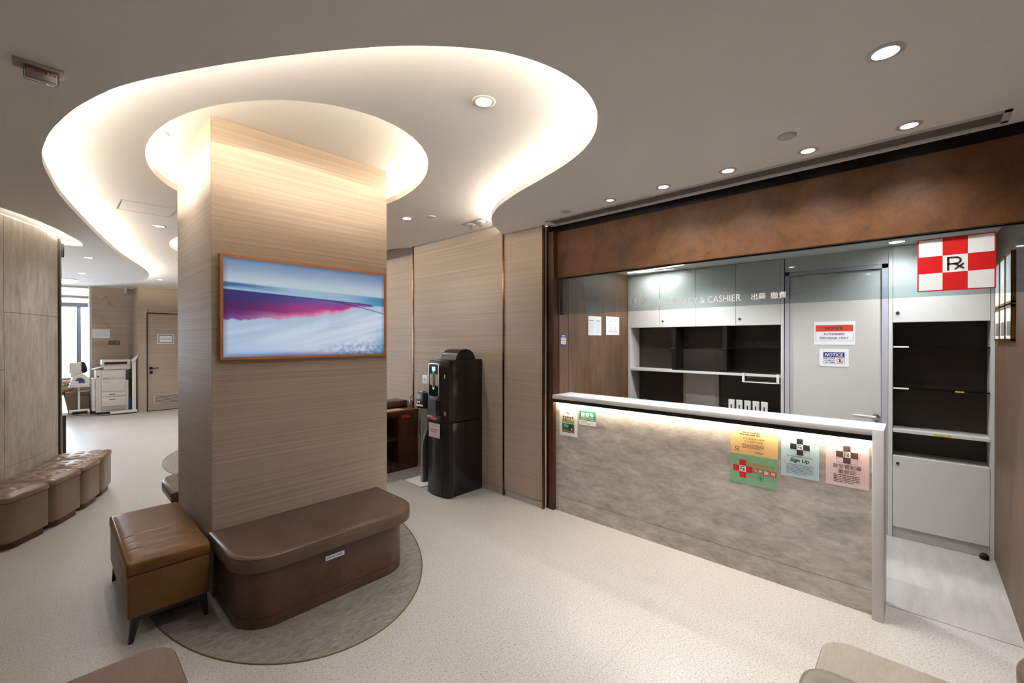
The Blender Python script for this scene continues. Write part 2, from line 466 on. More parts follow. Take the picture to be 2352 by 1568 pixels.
# ================================================================== STRUCTURE
DC = (-2.926, 7.353)                                   # centre of the curved stone wall
def arc(r, a0, a1, n):
    return [(DC[0] + r * math.cos(math.radians(a0 + (a1 - a0) * i / n)), DC[1] + r * math.sin(math.radians(a0 + (a1 - a0) * i / n))) for i in range(n + 1)]
# ---- floor
struct(link(B(-5.2, 5.4, -3.6, 15.2, -.1, 0), 'floor', 'floor_vinyl', smooth=0))
struct(link(B(3.55, 5.2, -.43, 2.56, .0005, .003), 'floor_dispensary', 'floor_back', smooth=0))
def ellipse(c, a, b_, rot, n=72):
    return [(c[0] + a * math.cos(t) * math.cos(rot) - b_ * math.sin(t) * math.sin(rot), c[1] + a * math.cos(t) * math.sin(rot) + b_ * math.sin(t) * math.cos(rot)) for t in [2 * PI * i / n for i in range(n)]]
for k, (c, a, b_, rot) in enumerate((((1.316, 3.719), .902, 1.52, math.radians(-7.7)), ((1.93, 7.05), .93, 1.35, 0))):
    bm = bmesh.new(); loft(bm, ellipse(c, a, b_, rot), [(0, .0004), (0, .0024)])
    f_ = struct(link(bm, 'floor_inlay', 'inlay_stone', smooth=0))
    bm = bmesh.new(); tube(bm, [(p[0], p[1], .001) for p in ellipse(c, a, b_, rot, 96)], .0045, 6, True)
    link(bm, 'inlay_trim', 'gold_line', f_)
# vinyl seams on the floor
bm = bmesh.new(); box(bm, 1.2, 3.3, 1.145, 1.149, 0, .0008); struct(link(bm, 'trim_1', 'plastic_grey', smooth=0))
# ---- ceilings
OUT = [(3.30, 3.215), (2.96, 3.01), (2.78, 2.86), (2.66, 2.70), (2.57, 2.56), (2.50, 2.40), (2.42, 2.19), (2.34, 1.92), (2.25, 1.65), (2.15, 1.44), (2.03, 1.285), (1.91, 1.19), (1.79, 1.125), (1.65, 1.085), (1.50, 1.08), (1.35, 1.11), (1.21, 1.17), (1.10, 1.25), (1.0, 1.34), (.88, 1.47), (.76, 1.63), (.63, 1.82), (.49, 2.04), (.36, 2.27), (.24, 2.50), (.16, 2.71), (.08, 2.99), (.01, 3.36), (-.02, 3.66), (-.03, 3.88), (-.02, 4.12), (.01, 4.42), (.05, 4.78), (.14, 5.30), (.245, 5.84), (.39, 6.55), (.57, 7.36), (.76, 8.10), (.99, 8.90), (1.13, 9.48), (1.20, 9.92), (1.20, 10.30), (1.14, 10.85), (.98, 11.5), (.57, 12.30)]
OUTS = smooth_path(OUT, 4)
SLOT = arc(3.16, -90, -14, 26) + [(.21, 6.80), (.255, 7.0), (.272, 7.16), (.27, 7.28)]
low = [(3.41, -3.6), (3.41, 2.62), (3.30, 2.66)] + [tuple(p) for p in OUTS] + [(.57, 12.40), (-5.2, 12.40), (-5.2, 7.28)] + list(reversed(SLOT)) + [(-5.2, 4.19), (-5.2, -3.6)]
bm = bmesh.new(); fill(bm, [low], Z0); fill(bm, [low], Z0 + .046); wall_band(bm, low, Z0, Z0 + .046, True)
bmesh.ops.remove_doubles(bm, verts=bm.verts, dist=1e-5)
ceil = struct(link(bm, 'ceiling', 'ceiling_paint', smooth=30))
INN = ellipse((1.259, 3.473), .837, 1.285, math.radians(.9), 80)
INN2 = ellipse((1.93, 6.75), .90, 1.25, 0, 64)
mid = [(-5.2, -3.6), (4.9, -3.6), (4.9, 4.87), (3.40, 4.87), (3.30, 4.95), (3.18, 5.2), (3.12, 5.6), (3.10, 6.2), (3.10, 14.0), (-5.2, 14.0)]
bm = bmesh.new()
for z in (Z1, Z1 + .05): fill(bm, [mid, INN, INN2], z)
wall_band(bm, INN, Z1, Z1 + .05, True); wall_band(bm, INN2, Z1, Z1 + .05, True); wall_band(bm, mid, Z1, Z1 + .05, True)
bmesh.ops.remove_doubles(bm, verts=bm.verts, dist=1e-5)
struct(link(bm, 'ceiling_raised', 'ceiling_paint', smooth=30))
struct(link(B(-5.3, 5.4, -3.7, 15.3, Z2, Z2 + .1), 'ceiling_top', 'ceiling_paint', smooth=0))
# cove light strips that lie on the hidden shelf behind each edge
def cove(name, pts, d, z, label, closed=False, r=.008, m='cove_led'):
    if closed: lp = offset_loop(pts, -d)
    else:
        lp = []
        for i in range(len(pts)):
            a = Vector(pts[max(i - 1, 0)]); c = Vector(pts[min(i + 1, len(pts) - 1)]); e = (c - a).normalized()
            lp.append((pts[i][0] + e.y * -d, pts[i][1] + e.x * d))
    bm = bmesh.new(); tube(bm, [(p[0], p[1], z) for p in lp], r, 4, closed)
    return tag(link(bm, name, m, loc=(lp[0][0], lp[0][1], z)), label, 'light strip')
cove('cove_light_strip', [tuple(p)[:2] for p in OUTS[1:-1:2]], .10, Z0 + .068, 'warm light strip hidden behind the big freeform ceiling edge')
cove('cove_light_strip', INN, .11, Z1 + .085, 'warm light strip hidden around the oval ceiling recess at the column', True, m='cove_led_oval')
cove('cove_light_strip', INN2, .15, Z1 + .064, 'warm light strip in the far oval recess behind the column', True, m='cove_led_oval')
cove('cove_light_strip', SLOT, -.07, Z0 + .070, 'warm light strip in the slot above the curved stone wall', m='cove_led_slot')
# white back walls added behind the cove strips to reflect their light forward
def shift(pts, d):
    out = []
    for i in range(len(pts)):
        a = Vector(pts[max(i - 1, 0)]); c = Vector(pts[min(i + 1, len(pts) - 1)]); e = (c - a).normalized(); out.append((pts[i][0] - e.y * d, pts[i][1] + e.x * d))
    return out
for lp_ in (INN, INN2):
    bm = bmesh.new(); wall_band(bm, offset_loop(lp_, -.21), Z1 + .05, Z2, True); link(bm, 'cove_back', 'ceiling_paint', ceil)
# ---- column
COL = (.708, 1.965, 3.301, 4.36)
bm = B(*COL, 0, Z2 + .02)
col = struct(link(bm, 'column', 'wall_ribbed', smooth=0))
link(B(COL[0] - .0015, COL[0] + .004, COL[2] - .0015, COL[2] + .004, 0, Z2), 'corner_trim', 'trim_tan', col)
# ---- walls
struct(link(B(3.295, 3.40, 2.66, 3.193, .065, Z0), 'wall_right', 'wall_ribbed', smooth=0))
struct(link(B(3.295, 3.40, 3.212, 4.862, .065, Z1 - .012), 'wall_right', 'wall_ribbed', smooth=0))
struct(link(B(3.303, 3.40, 2.66, 4.862, 0, .065), 'baseboard_right', 'floor_vinyl', smooth=0))
struct(link(B(3.285, 3.40, 3.193, 3.212, 0, Z0 + .1), 'trim_2', 'bronze', smooth=0))
struct(link(B(3.285, 3.62, 4.862, 4.880, 0, Z2), 'trim_3', 'bronze', smooth=0))
struct(link(B(3.35, 3.42, 2.63, 2.66, 0, Z0), 'wall_recess', 'black_metal', smooth=0))
struct(link(B(3.412, 3.48, 2.55, 2.70, 2.70, Z2), 'wall_recess', 'black_metal', smooth=0))
struct(link(B(3.280, 3.30, 2.648, 2.668, 0, Z0), 'trim_4', 'bronze', smooth=0))
struct(link(B(3.62, 3.72, 4.88, 13.0, 0, Z2), 'wall_alcove', 'wall_ribbed', smooth=0))
struct(link(B(-5.3, -5.2, -3.7, 15.3, 0, Z2), 'wall_left', 'wall_ribbed', smooth=0))
struct(link(B(-5.3, 5.4, -3.7, -3.6, 0, Z2), 'wall_near', 'wall_ribbed', smooth=0))
struct(link(B(3.40, 3.50, -3.6, -.43, 0, Z2), 'wall_entrance', 'walnut_panel', smooth=0))
struct(link(B(3.50, 5.2, -.53, -.43, 0, Z2), 'wall_dispensary_right', 'walnut_panel', smooth=0))
struct(link(B(3.42, 5.2, 2.563, 2.63, 0, Z2), 'wall_dispensary_left', 'walnut_panel', smooth=0))
struct(link(B(5.2, 5.3, -.53, 2.63, 0, Z2), 'wall_dispensary_back', 'dark_lam', smooth=0))
struct(link(B(3.445, 5.2, -.43, 2.563, 2.431, 2.47), 'ceiling_dispensary', 'ceiling_paint', smooth=0))
struct(link(B(3.404, 3.46, -.43, 2.60, 2.700, Z0 + .02), 'trim_5', 'black_metal', smooth=0))
struct(link(B(3.392, 3.436, -.43, 2.567, 2.256, 2.700, bev=.002), 'trim_fascia', 'walnut', smooth=0))
struct(link(B(3.436, 3.46, -.43, 2.563, 2.250, 2.75), 'trim_6', 'black_metal', smooth=0))
struct(link(B(3.330, 3.440, 2.567, 2.628, 0, 2.700, bev=.003), 'trim_jamb', 'walnut_dark', smooth=0))
# thin seams in the side wall of the dispensary
struct(link(B(3.572, 3.575, 2.5615, 2.5632, 0, 2.43), 'trim_7', 'ink_brown', smooth=0))
# ---- far end: copier wall, corner, door wall, window
struct(link(B(.66, 1.40, 13.9, 14.0, 0, Z2), 'wall_far', 'wall_ribbed', smooth=0))
struct(link(B(1.385, 1.50, 13.1, 13.9, 0, Z2), 'wall_return', 'wall_ribbed', smooth=0))
struct(link(B(1.385, 1.530, 13.0, 13.1, 0, Z2), 'wall_door_side', 'wall_ribbed', smooth=0))
struct(link(B(1.530, 3.72, 13.0, 13.1, 2.290, Z2), 'wall_door_side', 'wall_ribbed', smooth=0))
struct(link(B(2.46, 3.72, 13.0, 13.1, 0, 2.290), 'wall_door_side', 'wall_ribbed', smooth=0))
struct(link(B(1.5, 3.8, 13.5, 13.6, 0, Z2), 'wall_server_room', 'dark_lam', smooth=0))
struct(link(B(-5.2, .70, 14.6, 14.7, 0, .70), 'wall_window', 'white_lam', smooth=0))
struct(link(B(-5.2, .70, 14.6, 14.7, 2.62, Z2), 'wall_window', 'white_lam', smooth=0))
struct(link(B(.632, .74, 14.0, 14.7, 0, Z2), 'wall_window', 'white_lam', smooth=0))
win = struct(link(B(-5.2, .632, 14.62, 14.66, .70, .76), 'window_1', 'window_frame', smooth=0))
link(B(-5.2, .632, 14.60, 14.68, 2.44, 2.535), 'window_head', 'window_frame', win)
for x in (-2.9, -1.7, -.55, .44): link(B(x, x + .075, 14.61, 14.67, .76, 2.44), 'mullion', 'window_frame', win)
for x0, x1 in ((-5.2, -2.9), (-2.825, -1.7), (-1.625, -.55), (-.475, .44), (.515, .632)):
    link(B(x0, x1, 14.638, 14.644, .76, 2.44), 'pane', 'window_glass', win)
link(B(-5.2, .632, 14.56, 14.60, 2.535, 2.60), 'roller_blind', 'blind', win)
for z, q in ((2.66, 'lower'), (2.90, 'upper')):
    tag(link(B(-4.5, .56, 14.50, 14.515, z, z + .012), 'cove_light_strip', 'cove_led_window', loc=(-2, 14.5, z)), q + ' white light strip in the stepped ceiling above the far window', 'light strip')
    struct(link(B(-5.2, .632, 14.44, 14.49, z - .02, z + .045), 'trim_window', 'white_lam', smooth=0))

# ---- curved stone wall made of panels
sw = struct(link(B(DC[0] - .02, DC[0] + .02, DC[1] - .02, DC[1] + .02, 0, .02), 'wall_stone', 'wall_stone', smooth=0))
def stone_panel(a0, a1, z0, z1):
    n = 10; bm = bmesh.new(); g = .05
    loop = arc(3.03, a0 + g, a1 - g, n) + list(reversed(arc(2.98, a0 + g, a1 - g, n)))
    loft(bm, loop, [(.0, z0 + .002), (.0, z1 - .002)])
    link(bm, 'stone_panel', 'wall_stone', sw)
for a0, a1, cuts in ((-29, -9.6, (0, .52, 1.90, 2.766)), (-48, -29, (0, 1.39, 2.766)), (-67, -48, (0, .52, 1.90, 2.766)), (-86, -67, (0, 1.39, 2.766))):
    for z0, z1 in zip(cuts[:-1], cuts[1:]): stone_panel(a0, a1, z0, z1)
bm = bmesh.new(); loft(bm, arc(2.99, -90, -9.7, 40) + list(reversed(arc(2.90, -90, -9.7, 40))), [(0, 0), (0, Z0 - .004)])
link(bm, 'backing', 'dark_grey', sw)
bm = bmesh.new(); loft(bm, arc(3.045, -9.6, -8.9, 2) + list(reversed(arc(2.88, -9.6, -8.9, 2))), [(0, 0), (0, Z0 - .004)])
struct(link(bm, 'trim_8', 'dark_lam', smooth=0))
bm = bmesh.new(); loft(bm, arc(3.05, -8.9, -8.2, 2) + list(reversed(arc(2.7, -8.9, -8.2, 2))), [(0, 0), (0, Z0 - .004)])
struct(link(bm, 'trim_9', 'end_taupe', smooth=0))
struct(link(B(-5.2, -.05, 6.98, 7.1, 0, Z0), 'wall_stone_return', 'wall_stone', smooth=0))

# ================================================================== CEILING FIXTURES
def downlight(x, y, z, label, r=.042, on=1.0, lens='lamp_cool', group='recessed ceiling downlights', cone=140, power=None):
    t = thing('downlight', label, 'downlight', (x, y, z), group)
    bm = bmesh.new(); lathe(bm, [(r + .018, .004), (r + .020, -.001), (r + .013, -.005), (r, -.004), (r * .96, .004)], (x, y, z), 28, cap=False)
    link(bm, 'trim_ring', 'white_solid', t)
    bm = bmesh.new(); lathe(bm, [(r * .97, -.0005), (r * .90, -.0025)], (x, y, z), 28)
    link(bm, 'lens', lens, t)
    if on:
        add_light('lamp', 'SPOT', (power or P_SPOT) * on, (x, y, z - .012), t, COOL, spot_size=math.radians(cone), spot_blend=1.0, shadow_soft_size=.05)
    return t
downlight(2.22, .09, Z0, 'large bright downlight nearest the viewer at upper right')
downlight(3.06, .03, Z0, 'lit downlight at the right end of the row beside the air grille', .035, cone=130)
downlight(3.06, .47, Z0, 'second lit downlight from the right in the row beside the grille', .035, cone=130)
downlight(3.06, .91, Z0, 'third lit downlight from the right in the row beside the grille', .035, cone=130)
downlight(3.06, 1.35, Z0, 'fourth lit downlight from the right in the row beside the grille', .034, cone=130)
downlight(3.06, 1.79, Z0, 'faintly lit gimbal downlight, fifth from the right beside the grille', .030, 0, 'lamp_dim')
downlight(3.07, 2.23, Z0, 'unlit grey gimbal downlight at the left end of the grille row', .030, 0, 'plastic_grey')
downlight(1.54, 1.64, Z1, 'downlight in the raised freeform ceiling in front of the column')
downlight(2.48, 3.78, Z1, 'downlight above the black drinks machine')
downlight(.82, 6.0, Z1, 'downlight in the raised ceiling left of the column', on=1.5)
downlight(1.54, 11.27, Z1, 'small far downlight above the server room door', on=1.6)
downlight(.51, 3.83, Z2, 'downlight inside the oval recess left of the column', .05, .6)
downlight(.36, 8.16, Z0, 'downlight in the lower ceiling beyond the curved stone wall', on=1.35)
downlight(.37, 10.14, Z0, 'second downlight beyond the curved stone wall, nearer the window', .05, on=1.35)
# unseen lamps added behind the column and stone wall to brighten the left
for k, (x, y) in enumerate(((2.55, 5.6), (2.5, 8.2), (1.6, 9.0), (2.4, 10.8))):
    downlight(x, y, Z1, ('first', 'second', 'third', 'fourth')[k] + ' unseen downlight added behind the column to brighten the far end', on=1.5)
for k, (x, y) in enumerate(((-1.4, 8.6), (-1.4, 10.8), (-3.2, 9.6))):
    downlight(x, y, Z0, ('first', 'second', 'third')[k] + ' unseen downlight added over the reception desk to brighten the left', on=1.4)
# unseen lamps added outside the frame for ambient light
for x, y in ((.6, -.4), (-.9, 1.4), (-1.0, -.9), (.9, -1.9), (2.4, -1.6), (-2.6, .6), (-1.4, 3.6)):
    downlight(x, y, Z0, 'unseen downlight added behind the viewer for ambient light', group='added ambient downlights behind the viewer', on=.5)
def plate(x, y, z, r, label):
    bm = bmesh.new(); lathe(bm, [(r, .002), (r, -.006), (r * .9, -.010)], (x, y, z), 28)
    tag(link(bm, 'ceiling_plate', 'white_solid', loc=(x, y, z)), label, 'cover plate')
plate(2.76, .52, Z0, .046, 'blank round white cover plate in the ceiling above the counter')
plate(2.61, 3.55, Z1, .045, 'small round cover plate beside the emergency light fitting')
# linear air grille
t = thing('air_grille', 'long linear slatted air grille along the ceiling above the counter', 'air grille', (3.265, 1.1, Z0))
gx0, gx1, gy0, gy1 = 3.178, 3.352, -.341, 2.551
bm = bmesh.new()
for a in ((gx0, gx1, gy0, gy0 + .03), (gx0, gx1, gy1 - .03, gy1), (gx0, gx0 + .028, gy0, gy1), (gx1 - .028, gx1, gy0, gy1)): box(bm, *a, Z0 - .005, Z0 + .004, bev=.0015, seg=1)
link(bm, 'frame', 'white_solid', t)
link(B(gx0 + .02, gx1 - .02, gy0 + .02, gy1 - .02, Z0 - .0006, Z0 - .0002), 'cavity', 'black_satin', t)
for k in range(8):
    x = gx0 + .034 + k * (gx1 - gx0 - .068) / 7
    link(B(x - .0045, x + .0045, gy0 + .03, gy1 - .03, Z0 - .004, Z0 - .0008), 'slat', 'slat_grey', t)
# emergency twin light
t = thing('emergency_light', 'rectangular twin spot emergency light fitting in the ceiling', 'emergency light', (3.06, 3.385, Z1))
boxpart(t, 'plate', 'plastic_grey', 2.985, 3.135, 3.22, 3.55, Z1 - .006, Z1 + .002, bev=.002)
for y in (3.30, 3.46):
    bm = bmesh.new(); lathe(bm, [(.045, -.004), (.048, -.014), (.036, -.022)], (3.06, y, Z1), 24); s_ = link(bm, 'socket', 'white_solid', t)
    bm = bmesh.new(); lathe(bm, [(.022, -.020), (.026, -.050), (.018, -.058)], (3.05, y, Z1), 20); link(bm, 'spot_head', 'chrome', s_)
bm = bmesh.new(); lathe(bm, [(.006, -.005), (.004, -.010)], (3.10, 3.40, Z1), 12); link(bm, 'test_button', 'red', t)
# fire alarm sign
t = thing('fire_alarm_sign', 'small clear fire alarm lightbox hanging from the ceiling at upper left', 'sign', (-.027, 2.6, Z0))
boxpart(t, 'mount', 'plastic_grey', -.098, .045, 2.585, 2.66, Z0 - .012, Z0 + .004, bev=.003)
boxpart(t, 'lens', 'acrylic', -.070, .030, 2.595, 2.65, 2.712, Z0 - .010, bev=.006, seg=3)
boxpart(t, 'light_guide', 'plastic_white', -.064, .024, 2.612, 2.640, 2.716, 2.752, bev=.004)
bm = bmesh.new(); text_into(bm, 'FIRE ALARM 火警', (0, 2.592, 0), *FY, -.020, -2.738, .088, .014, bold=.02)
link(bm, 'lettering', 'red', t, smooth=0)
# bowl lamp and hanging sign at the far end
t = thing('bowl_lamp', 'shallow glowing bowl lamp under the far lower ceiling by the window', 'ceiling lamp', (.16, 11.4, Z0))
bm = bmesh.new(); lathe(bm, [(.20, 0), (.19, -.04), (.12, -.075), (.02, -.085)], (.16, 11.4, Z0), 32); link(bm, 'bowl', 'bowl_light', t)
bm = bmesh.new(); lathe(bm, [(.215, .002), (.215, -.010), (.195, -.012)], (.16, 11.4, Z0), 32, cap=False); link(bm, 'rim', 'silver', t)
t = thing('hanging_sign', 'thin white sign hanging edge-on before the copier wall', 'sign', (1.22, 13.6, Z1))
boxpart(t, 'board', 'white_solid', 1.205, 1.225, 13.45, 13.75, 2.74, 2.88); boxpart(t, 'hanger', 'silver', 1.21, 1.22, 13.59, 13.61, 2.86, 2.90)
bm = bmesh.new()
for a in ((.428, .823, 5.095, 5.10), (.428, .823, 5.48, 5.485), (.428, .433, 5.095, 5.485), (.818, .823, 5.095, 5.485)): box(bm, *a, Z1 - .0012, Z1 + .001)
struct(link(bm, 'trim_10', 'plastic_grey', smooth=0))
# sign at the end of the stone wall
t = thing('wall_end_sign', 'small projecting plate high on the end of the curved stone wall', 'sign', (.09, 6.93, 2.65))
boxpart(t, 'plate', 'dark_grey', .078, .112, 6.90, 6.96, 2.57, 2.72, bev=.004); boxpart(t, 'face', 'plastic_white', .112, .116, 6.905, 6.955, 2.58, 2.71)

# ================================================================== TELEVISION
t = thing('television', 'wall television in a slim wooden frame on the column showing a pink and blue abstract', 'television', (1.345, 3.30, 1.52))
tx0, tx1, tz0, tz1 = .748, 1.938, 1.521, 2.209
boxpart(t, 'housing', 'black_satin', tx0 + .006, tx1 - .006, 3.272, 3.302, tz0 + .006, tz1 - .006)
bm = bmesh.new(); fw = .017
for a in ((tx0, tx1, tz1 - fw, tz1), (tx0, tx1, tz0, tz0 + fw), (tx0, tx0 + fw, tz0 + fw, tz1 - fw), (tx1 - fw, tx1, tz0 + fw, tz1 - fw)):
    box(bm, a[0], a[1], 3.262, 3.300, a[2], a[3])
link(bm, 'frame', 'tv_frame', t, smooth=0)
def pic(u, v):
    """colour of the abstract seascape at u (left-right), v (0 top, 1 bottom)"""
    def mx(a, b, k): k = max(0, min(1, k)); k = k * k * (3 - 2 * k); return tuple(p + (q - p) * k for p, q in zip(a, b))
    def st(e, w): return (v - e) / w + .5                      # soft step downwards at v = e
    wv = lambda f, p: math.sin(f * u + p)
    nz_ = lambda a, b, o=0: noise3(Vector((u * a + o, v * b, o)))
    c = mx((112, 140, 176), (188, 203, 214), v / .25 + .06 * nz_(4, 10))
    c = mx(c, (96, 128, 178), max(0, .40 - u) * 1.3 * max(0, 1 - v * 3.4))
    c = mx(c, (112, 136, 176), max(0, u - .75) * 2.0 * max(0, 1 - v * 3.4))
    band = .245 + .05 * u; line = .318 + .075 * u              # blue sea band and the dark shore line
    sea = mx(mx((44, 84, 150), (150, 180, 206), u * 2.6), (120, 150, 200), max(0, u - .6) * 2)
    sea = mx(sea, (172, 200, 212), .5 * (.5 + nz_(5, 60, 3)))
    sea = mx(sea, (150, 190, 212), st(band + .045, .03) * (.75 if u < .55 else .35))
    sea = mx(sea, (70, 138, 176), max(0, u - .70) * 3.0)
    c = mx(c, sea, st(band, .02))
    low = .62 - .05 * u - .21 * u * u + .05 * noise3(Vector((u * 7, 3.1, 0))) + .02 * noise3(Vector((u * 30, 1.1, 0)))
    low += .02 * max(0, math.sin(6.5 * u - .6)) * (u > .12)
    k = (v - line) / max(.03, low - line)
    k += .10 * noise3(Vector((u * 4, v * 30, 5)))
    pink = mx((46, 46, 104), (116, 88, 168), u * 1.5)
    pink = mx(pink, mx((86, 30, 90), (176, 62, 130), u * 1.9), (k - .12) * 1.9)
    pink = mx(pink, mx((116, 70, 138), (226, 150, 182), u * 2.4), (k - .62) * 2.6)
    pink = mx(pink, (96, 88, 168), max(0, u - .6) * 2.2 * (1 - k))
    inside = min(1, max(0, (.93 - u) / .10))
    c = mx(c, (30, 38, 92), st(line, .010) * inside)
    c = mx(c, pink, st(line + .008, .012) * inside)
    salt = mx((176, 196, 216), (214, 222, 236), (v - low) * 6)
    salt = mx(salt, (142, 178, 214), max(0, 1 - u * 1.25) * (.15 + .9 * (v - .5)))
    salt = mx(salt, (168, 190, 218), .55 * (.5 + noise3(Vector((u * 3, v * 22 + u * 9, 1.5)))))
    g = nz_(34, 26, 7) + .7 * nz_(70, 60, 9)
    salt = mx(salt, (120, 132, 172), max(0, v - .74) * 3.2 * max(0, min(1, (u - .40) * 3 - (1 - v))) * (.6 + .8 * g))
    salt = mx(salt, (64, 124, 172), max(0, u - .84) * 4.5 * max(0, v - .5) * 1.8)
    salt = mx(salt, (96, 112, 196), max(0, v - .92) * 8 * (1 - abs(u - .35) * 1.2))
    edge = max(low, line + .01)
    c = mx(c, salt, st(edge, .014))
    arcv = .365 + .13 * ((u - .60) / .40) ** 1.15 if u > .60 else -1
    if u > .60: c = mx(c, (24, 52, 92), max(0, 1 - abs(v - arcv) / .008) * .85)
    e = min(u, 1 - u, v * .6, (1 - v) * .6); c = mx(tuple(q * .80 for q in c), c, e / .03)
    return lin(*[max(0, min(255, q)) for q in c])
nx, nz = 260, 160
bm = bmesh.new(); cl = bm.loops.layers.float_color.new('picture')
grid = [[bm.verts.new((tx0 + fw + (tx1 - tx0 - 2 * fw) * i / nx, 3.2705, tz1 - fw - (tz1 - tz0 - 2 * fw) * j / nz)) for i in range(nx + 1)] for j in range(nz + 1)]
for j in range(nz):
    for i in range(nx):
        f_ = bm.faces.new((grid[j][i], grid[j + 1][i], grid[j + 1][i + 1], grid[j][i + 1]))
        for l, (a, b_) in zip(f_.loops, ((i, j), (i, j + 1), (i + 1, j + 1), (i + 1, j))): l[cl] = pic(a / nx, b_ / nz)
scr = link(bm, 'screen', 'screen', t, smooth=0)

# ================================================================== BENCH ON THE COLUMN
def column_bench(name, label, flip):
    t = thing(name, label, 'bench', (1.32, 3.30 if not flip else 4.36, 0))
    lp = rrect(.688, 1.868, 2.667, 3.298, .21, 9, (1, 0, 0, 1))
    if flip: lp = [(2.53 - p[0], 7.66 - p[1]) for p in lp]
    bm = bmesh.new(); base = rrect(.718, 1.798, 2.703, 3.298, .19, 9, (1, 0, 0, 1))
    if flip: base = [(2.53 - p[0], 7.66 - p[1]) for p in base]
    loft(bm, base, [(0, 0), (0, .058), (.004, .060), (.004, .064), (0, .066), (0, .338)])
    link(bm, 'base', 'bench_wood', t)
    bm = bmesh.new()
    loft(bm, lp, [(.012, .336), (.002, .341), (0, .350), (0, .410), (.003, .413), (.003, .416), (.001, .418), (.008, .426), (.025, .431), (.06, .434), (.12, .435)])
    link(bm, 'cushion', 'leather_taupe', t, smooth=50)
    return t
tb = column_bench('column_bench', 'dark brown leather bench with bowed wooden base under the television', False)
column_bench('column_bench', 'matching leather bench on the far side of the column, mostly hidden', True)
s_ = Sheet('drug_label_sticker', 'small blue-edged DRUG LABEL sticker on the bench base', 'sticker', (1.173, 2.7028, .295), (1, 0, 0), (0, 0, 1), (0, -1, 0), .130, .034, 'blue_sticker', .001)
s_.rect(.004, .003, .122, .028, 'paper', 'field'); s_.text('DRUG LABEL', .065, .017, .106, .013, 'ink', bold=.01); s_.done()

# ================================================================== CARAMEL OTTOMAN
t = thing('storage_ottoman', 'caramel leather storage ottoman with stitched lid standing against the column', 'ottoman', (.466, 3.58, 0))
ox0, ox1, oy0, oy1 = .277, .656, 3.09, 4.05
boxpart(t, 'body', 'leather_caramel', ox0 + .004, ox1 - .004, oy0 + .004, oy1 - .004, .140, .372, bev=.008, seg=3)
bm = bmesh.new(); nn = 30
lp = rrect(ox0 - .002, ox1 + .002, oy0 - .002, oy1 + .002, .02, 5)
loft(bm, lp, [(.006, .374), (0, .380), (0, .428), (.004, .437), (.012, .442)])
lid = link(bm, 'lid', 'leather_caramel', t, smooth=50)
# padded top of the lid with three sewn valleys along its length
bm = bmesh.new(); NX, NY = 24, 72; g = []
for j in range(NY + 1):
    row = []
    for i in range(NX + 1):
        u, v = i / NX, j / NY; x = ox0 + .010 + (ox1 - ox0 - .020) * u; y = oy0 + .010 + (oy1 - oy0 - .020) * v
        e = min(u, 1 - u) * (ox1 - ox0) ; e2 = min(v, 1 - v) * (oy1 - oy0)
        h = .020 * (1 - math.exp(-e / .03)) * (1 - math.exp(-e2 / .03))
        for c in (.18, .30, .42): h -= .008 * math.exp(-((v - c) / .006) ** 2) * min(1, e / .05)
        row.append(bm.verts.new((x, y, .440 + h)))
    g.append(row)
for j in range(NY):
    for i in range(NX): bm.faces.new((g[j][i], g[j][i + 1], g[j + 1][i + 1], g[j + 1][i]))
link(bm, 'padding', 'leather_caramel', lid, smooth=80)
for x, y in ((ox0 + .03, oy0 + .03), (ox1 - .03, oy0 + .03), (ox0 + .03, oy1 - .03), (ox1 - .03, oy1 - .03)):
    sx = 1 if x < .45 else -1; bm = bmesh.new()
    top = [(x - .022, y - .022), (x + .022, y - .022), (x + .022, y + .022), (x - .022, y + .022)]
    a = [bm.verts.new((p[0] + sx * .01, p[1], .142)) for p in top]; b_ = [bm.verts.new((x + (p[0] - x) * .45 - sx * .012, y + (p[1] - y) * .45, 0)) for p in top]
    for i in range(4): bm.faces.new((a[i], a[(i + 1) % 4], b_[(i + 1) % 4], b_[i]))
    bm.faces.new(a); bm.faces.new(list(reversed(b_))); link(bm, 'leg', 'black_satin', t)
boxpart(t, 'underframe', 'black_satin', ox0 + .02, ox1 - .02, oy0 + .02, oy1 - .02, .118, .142)

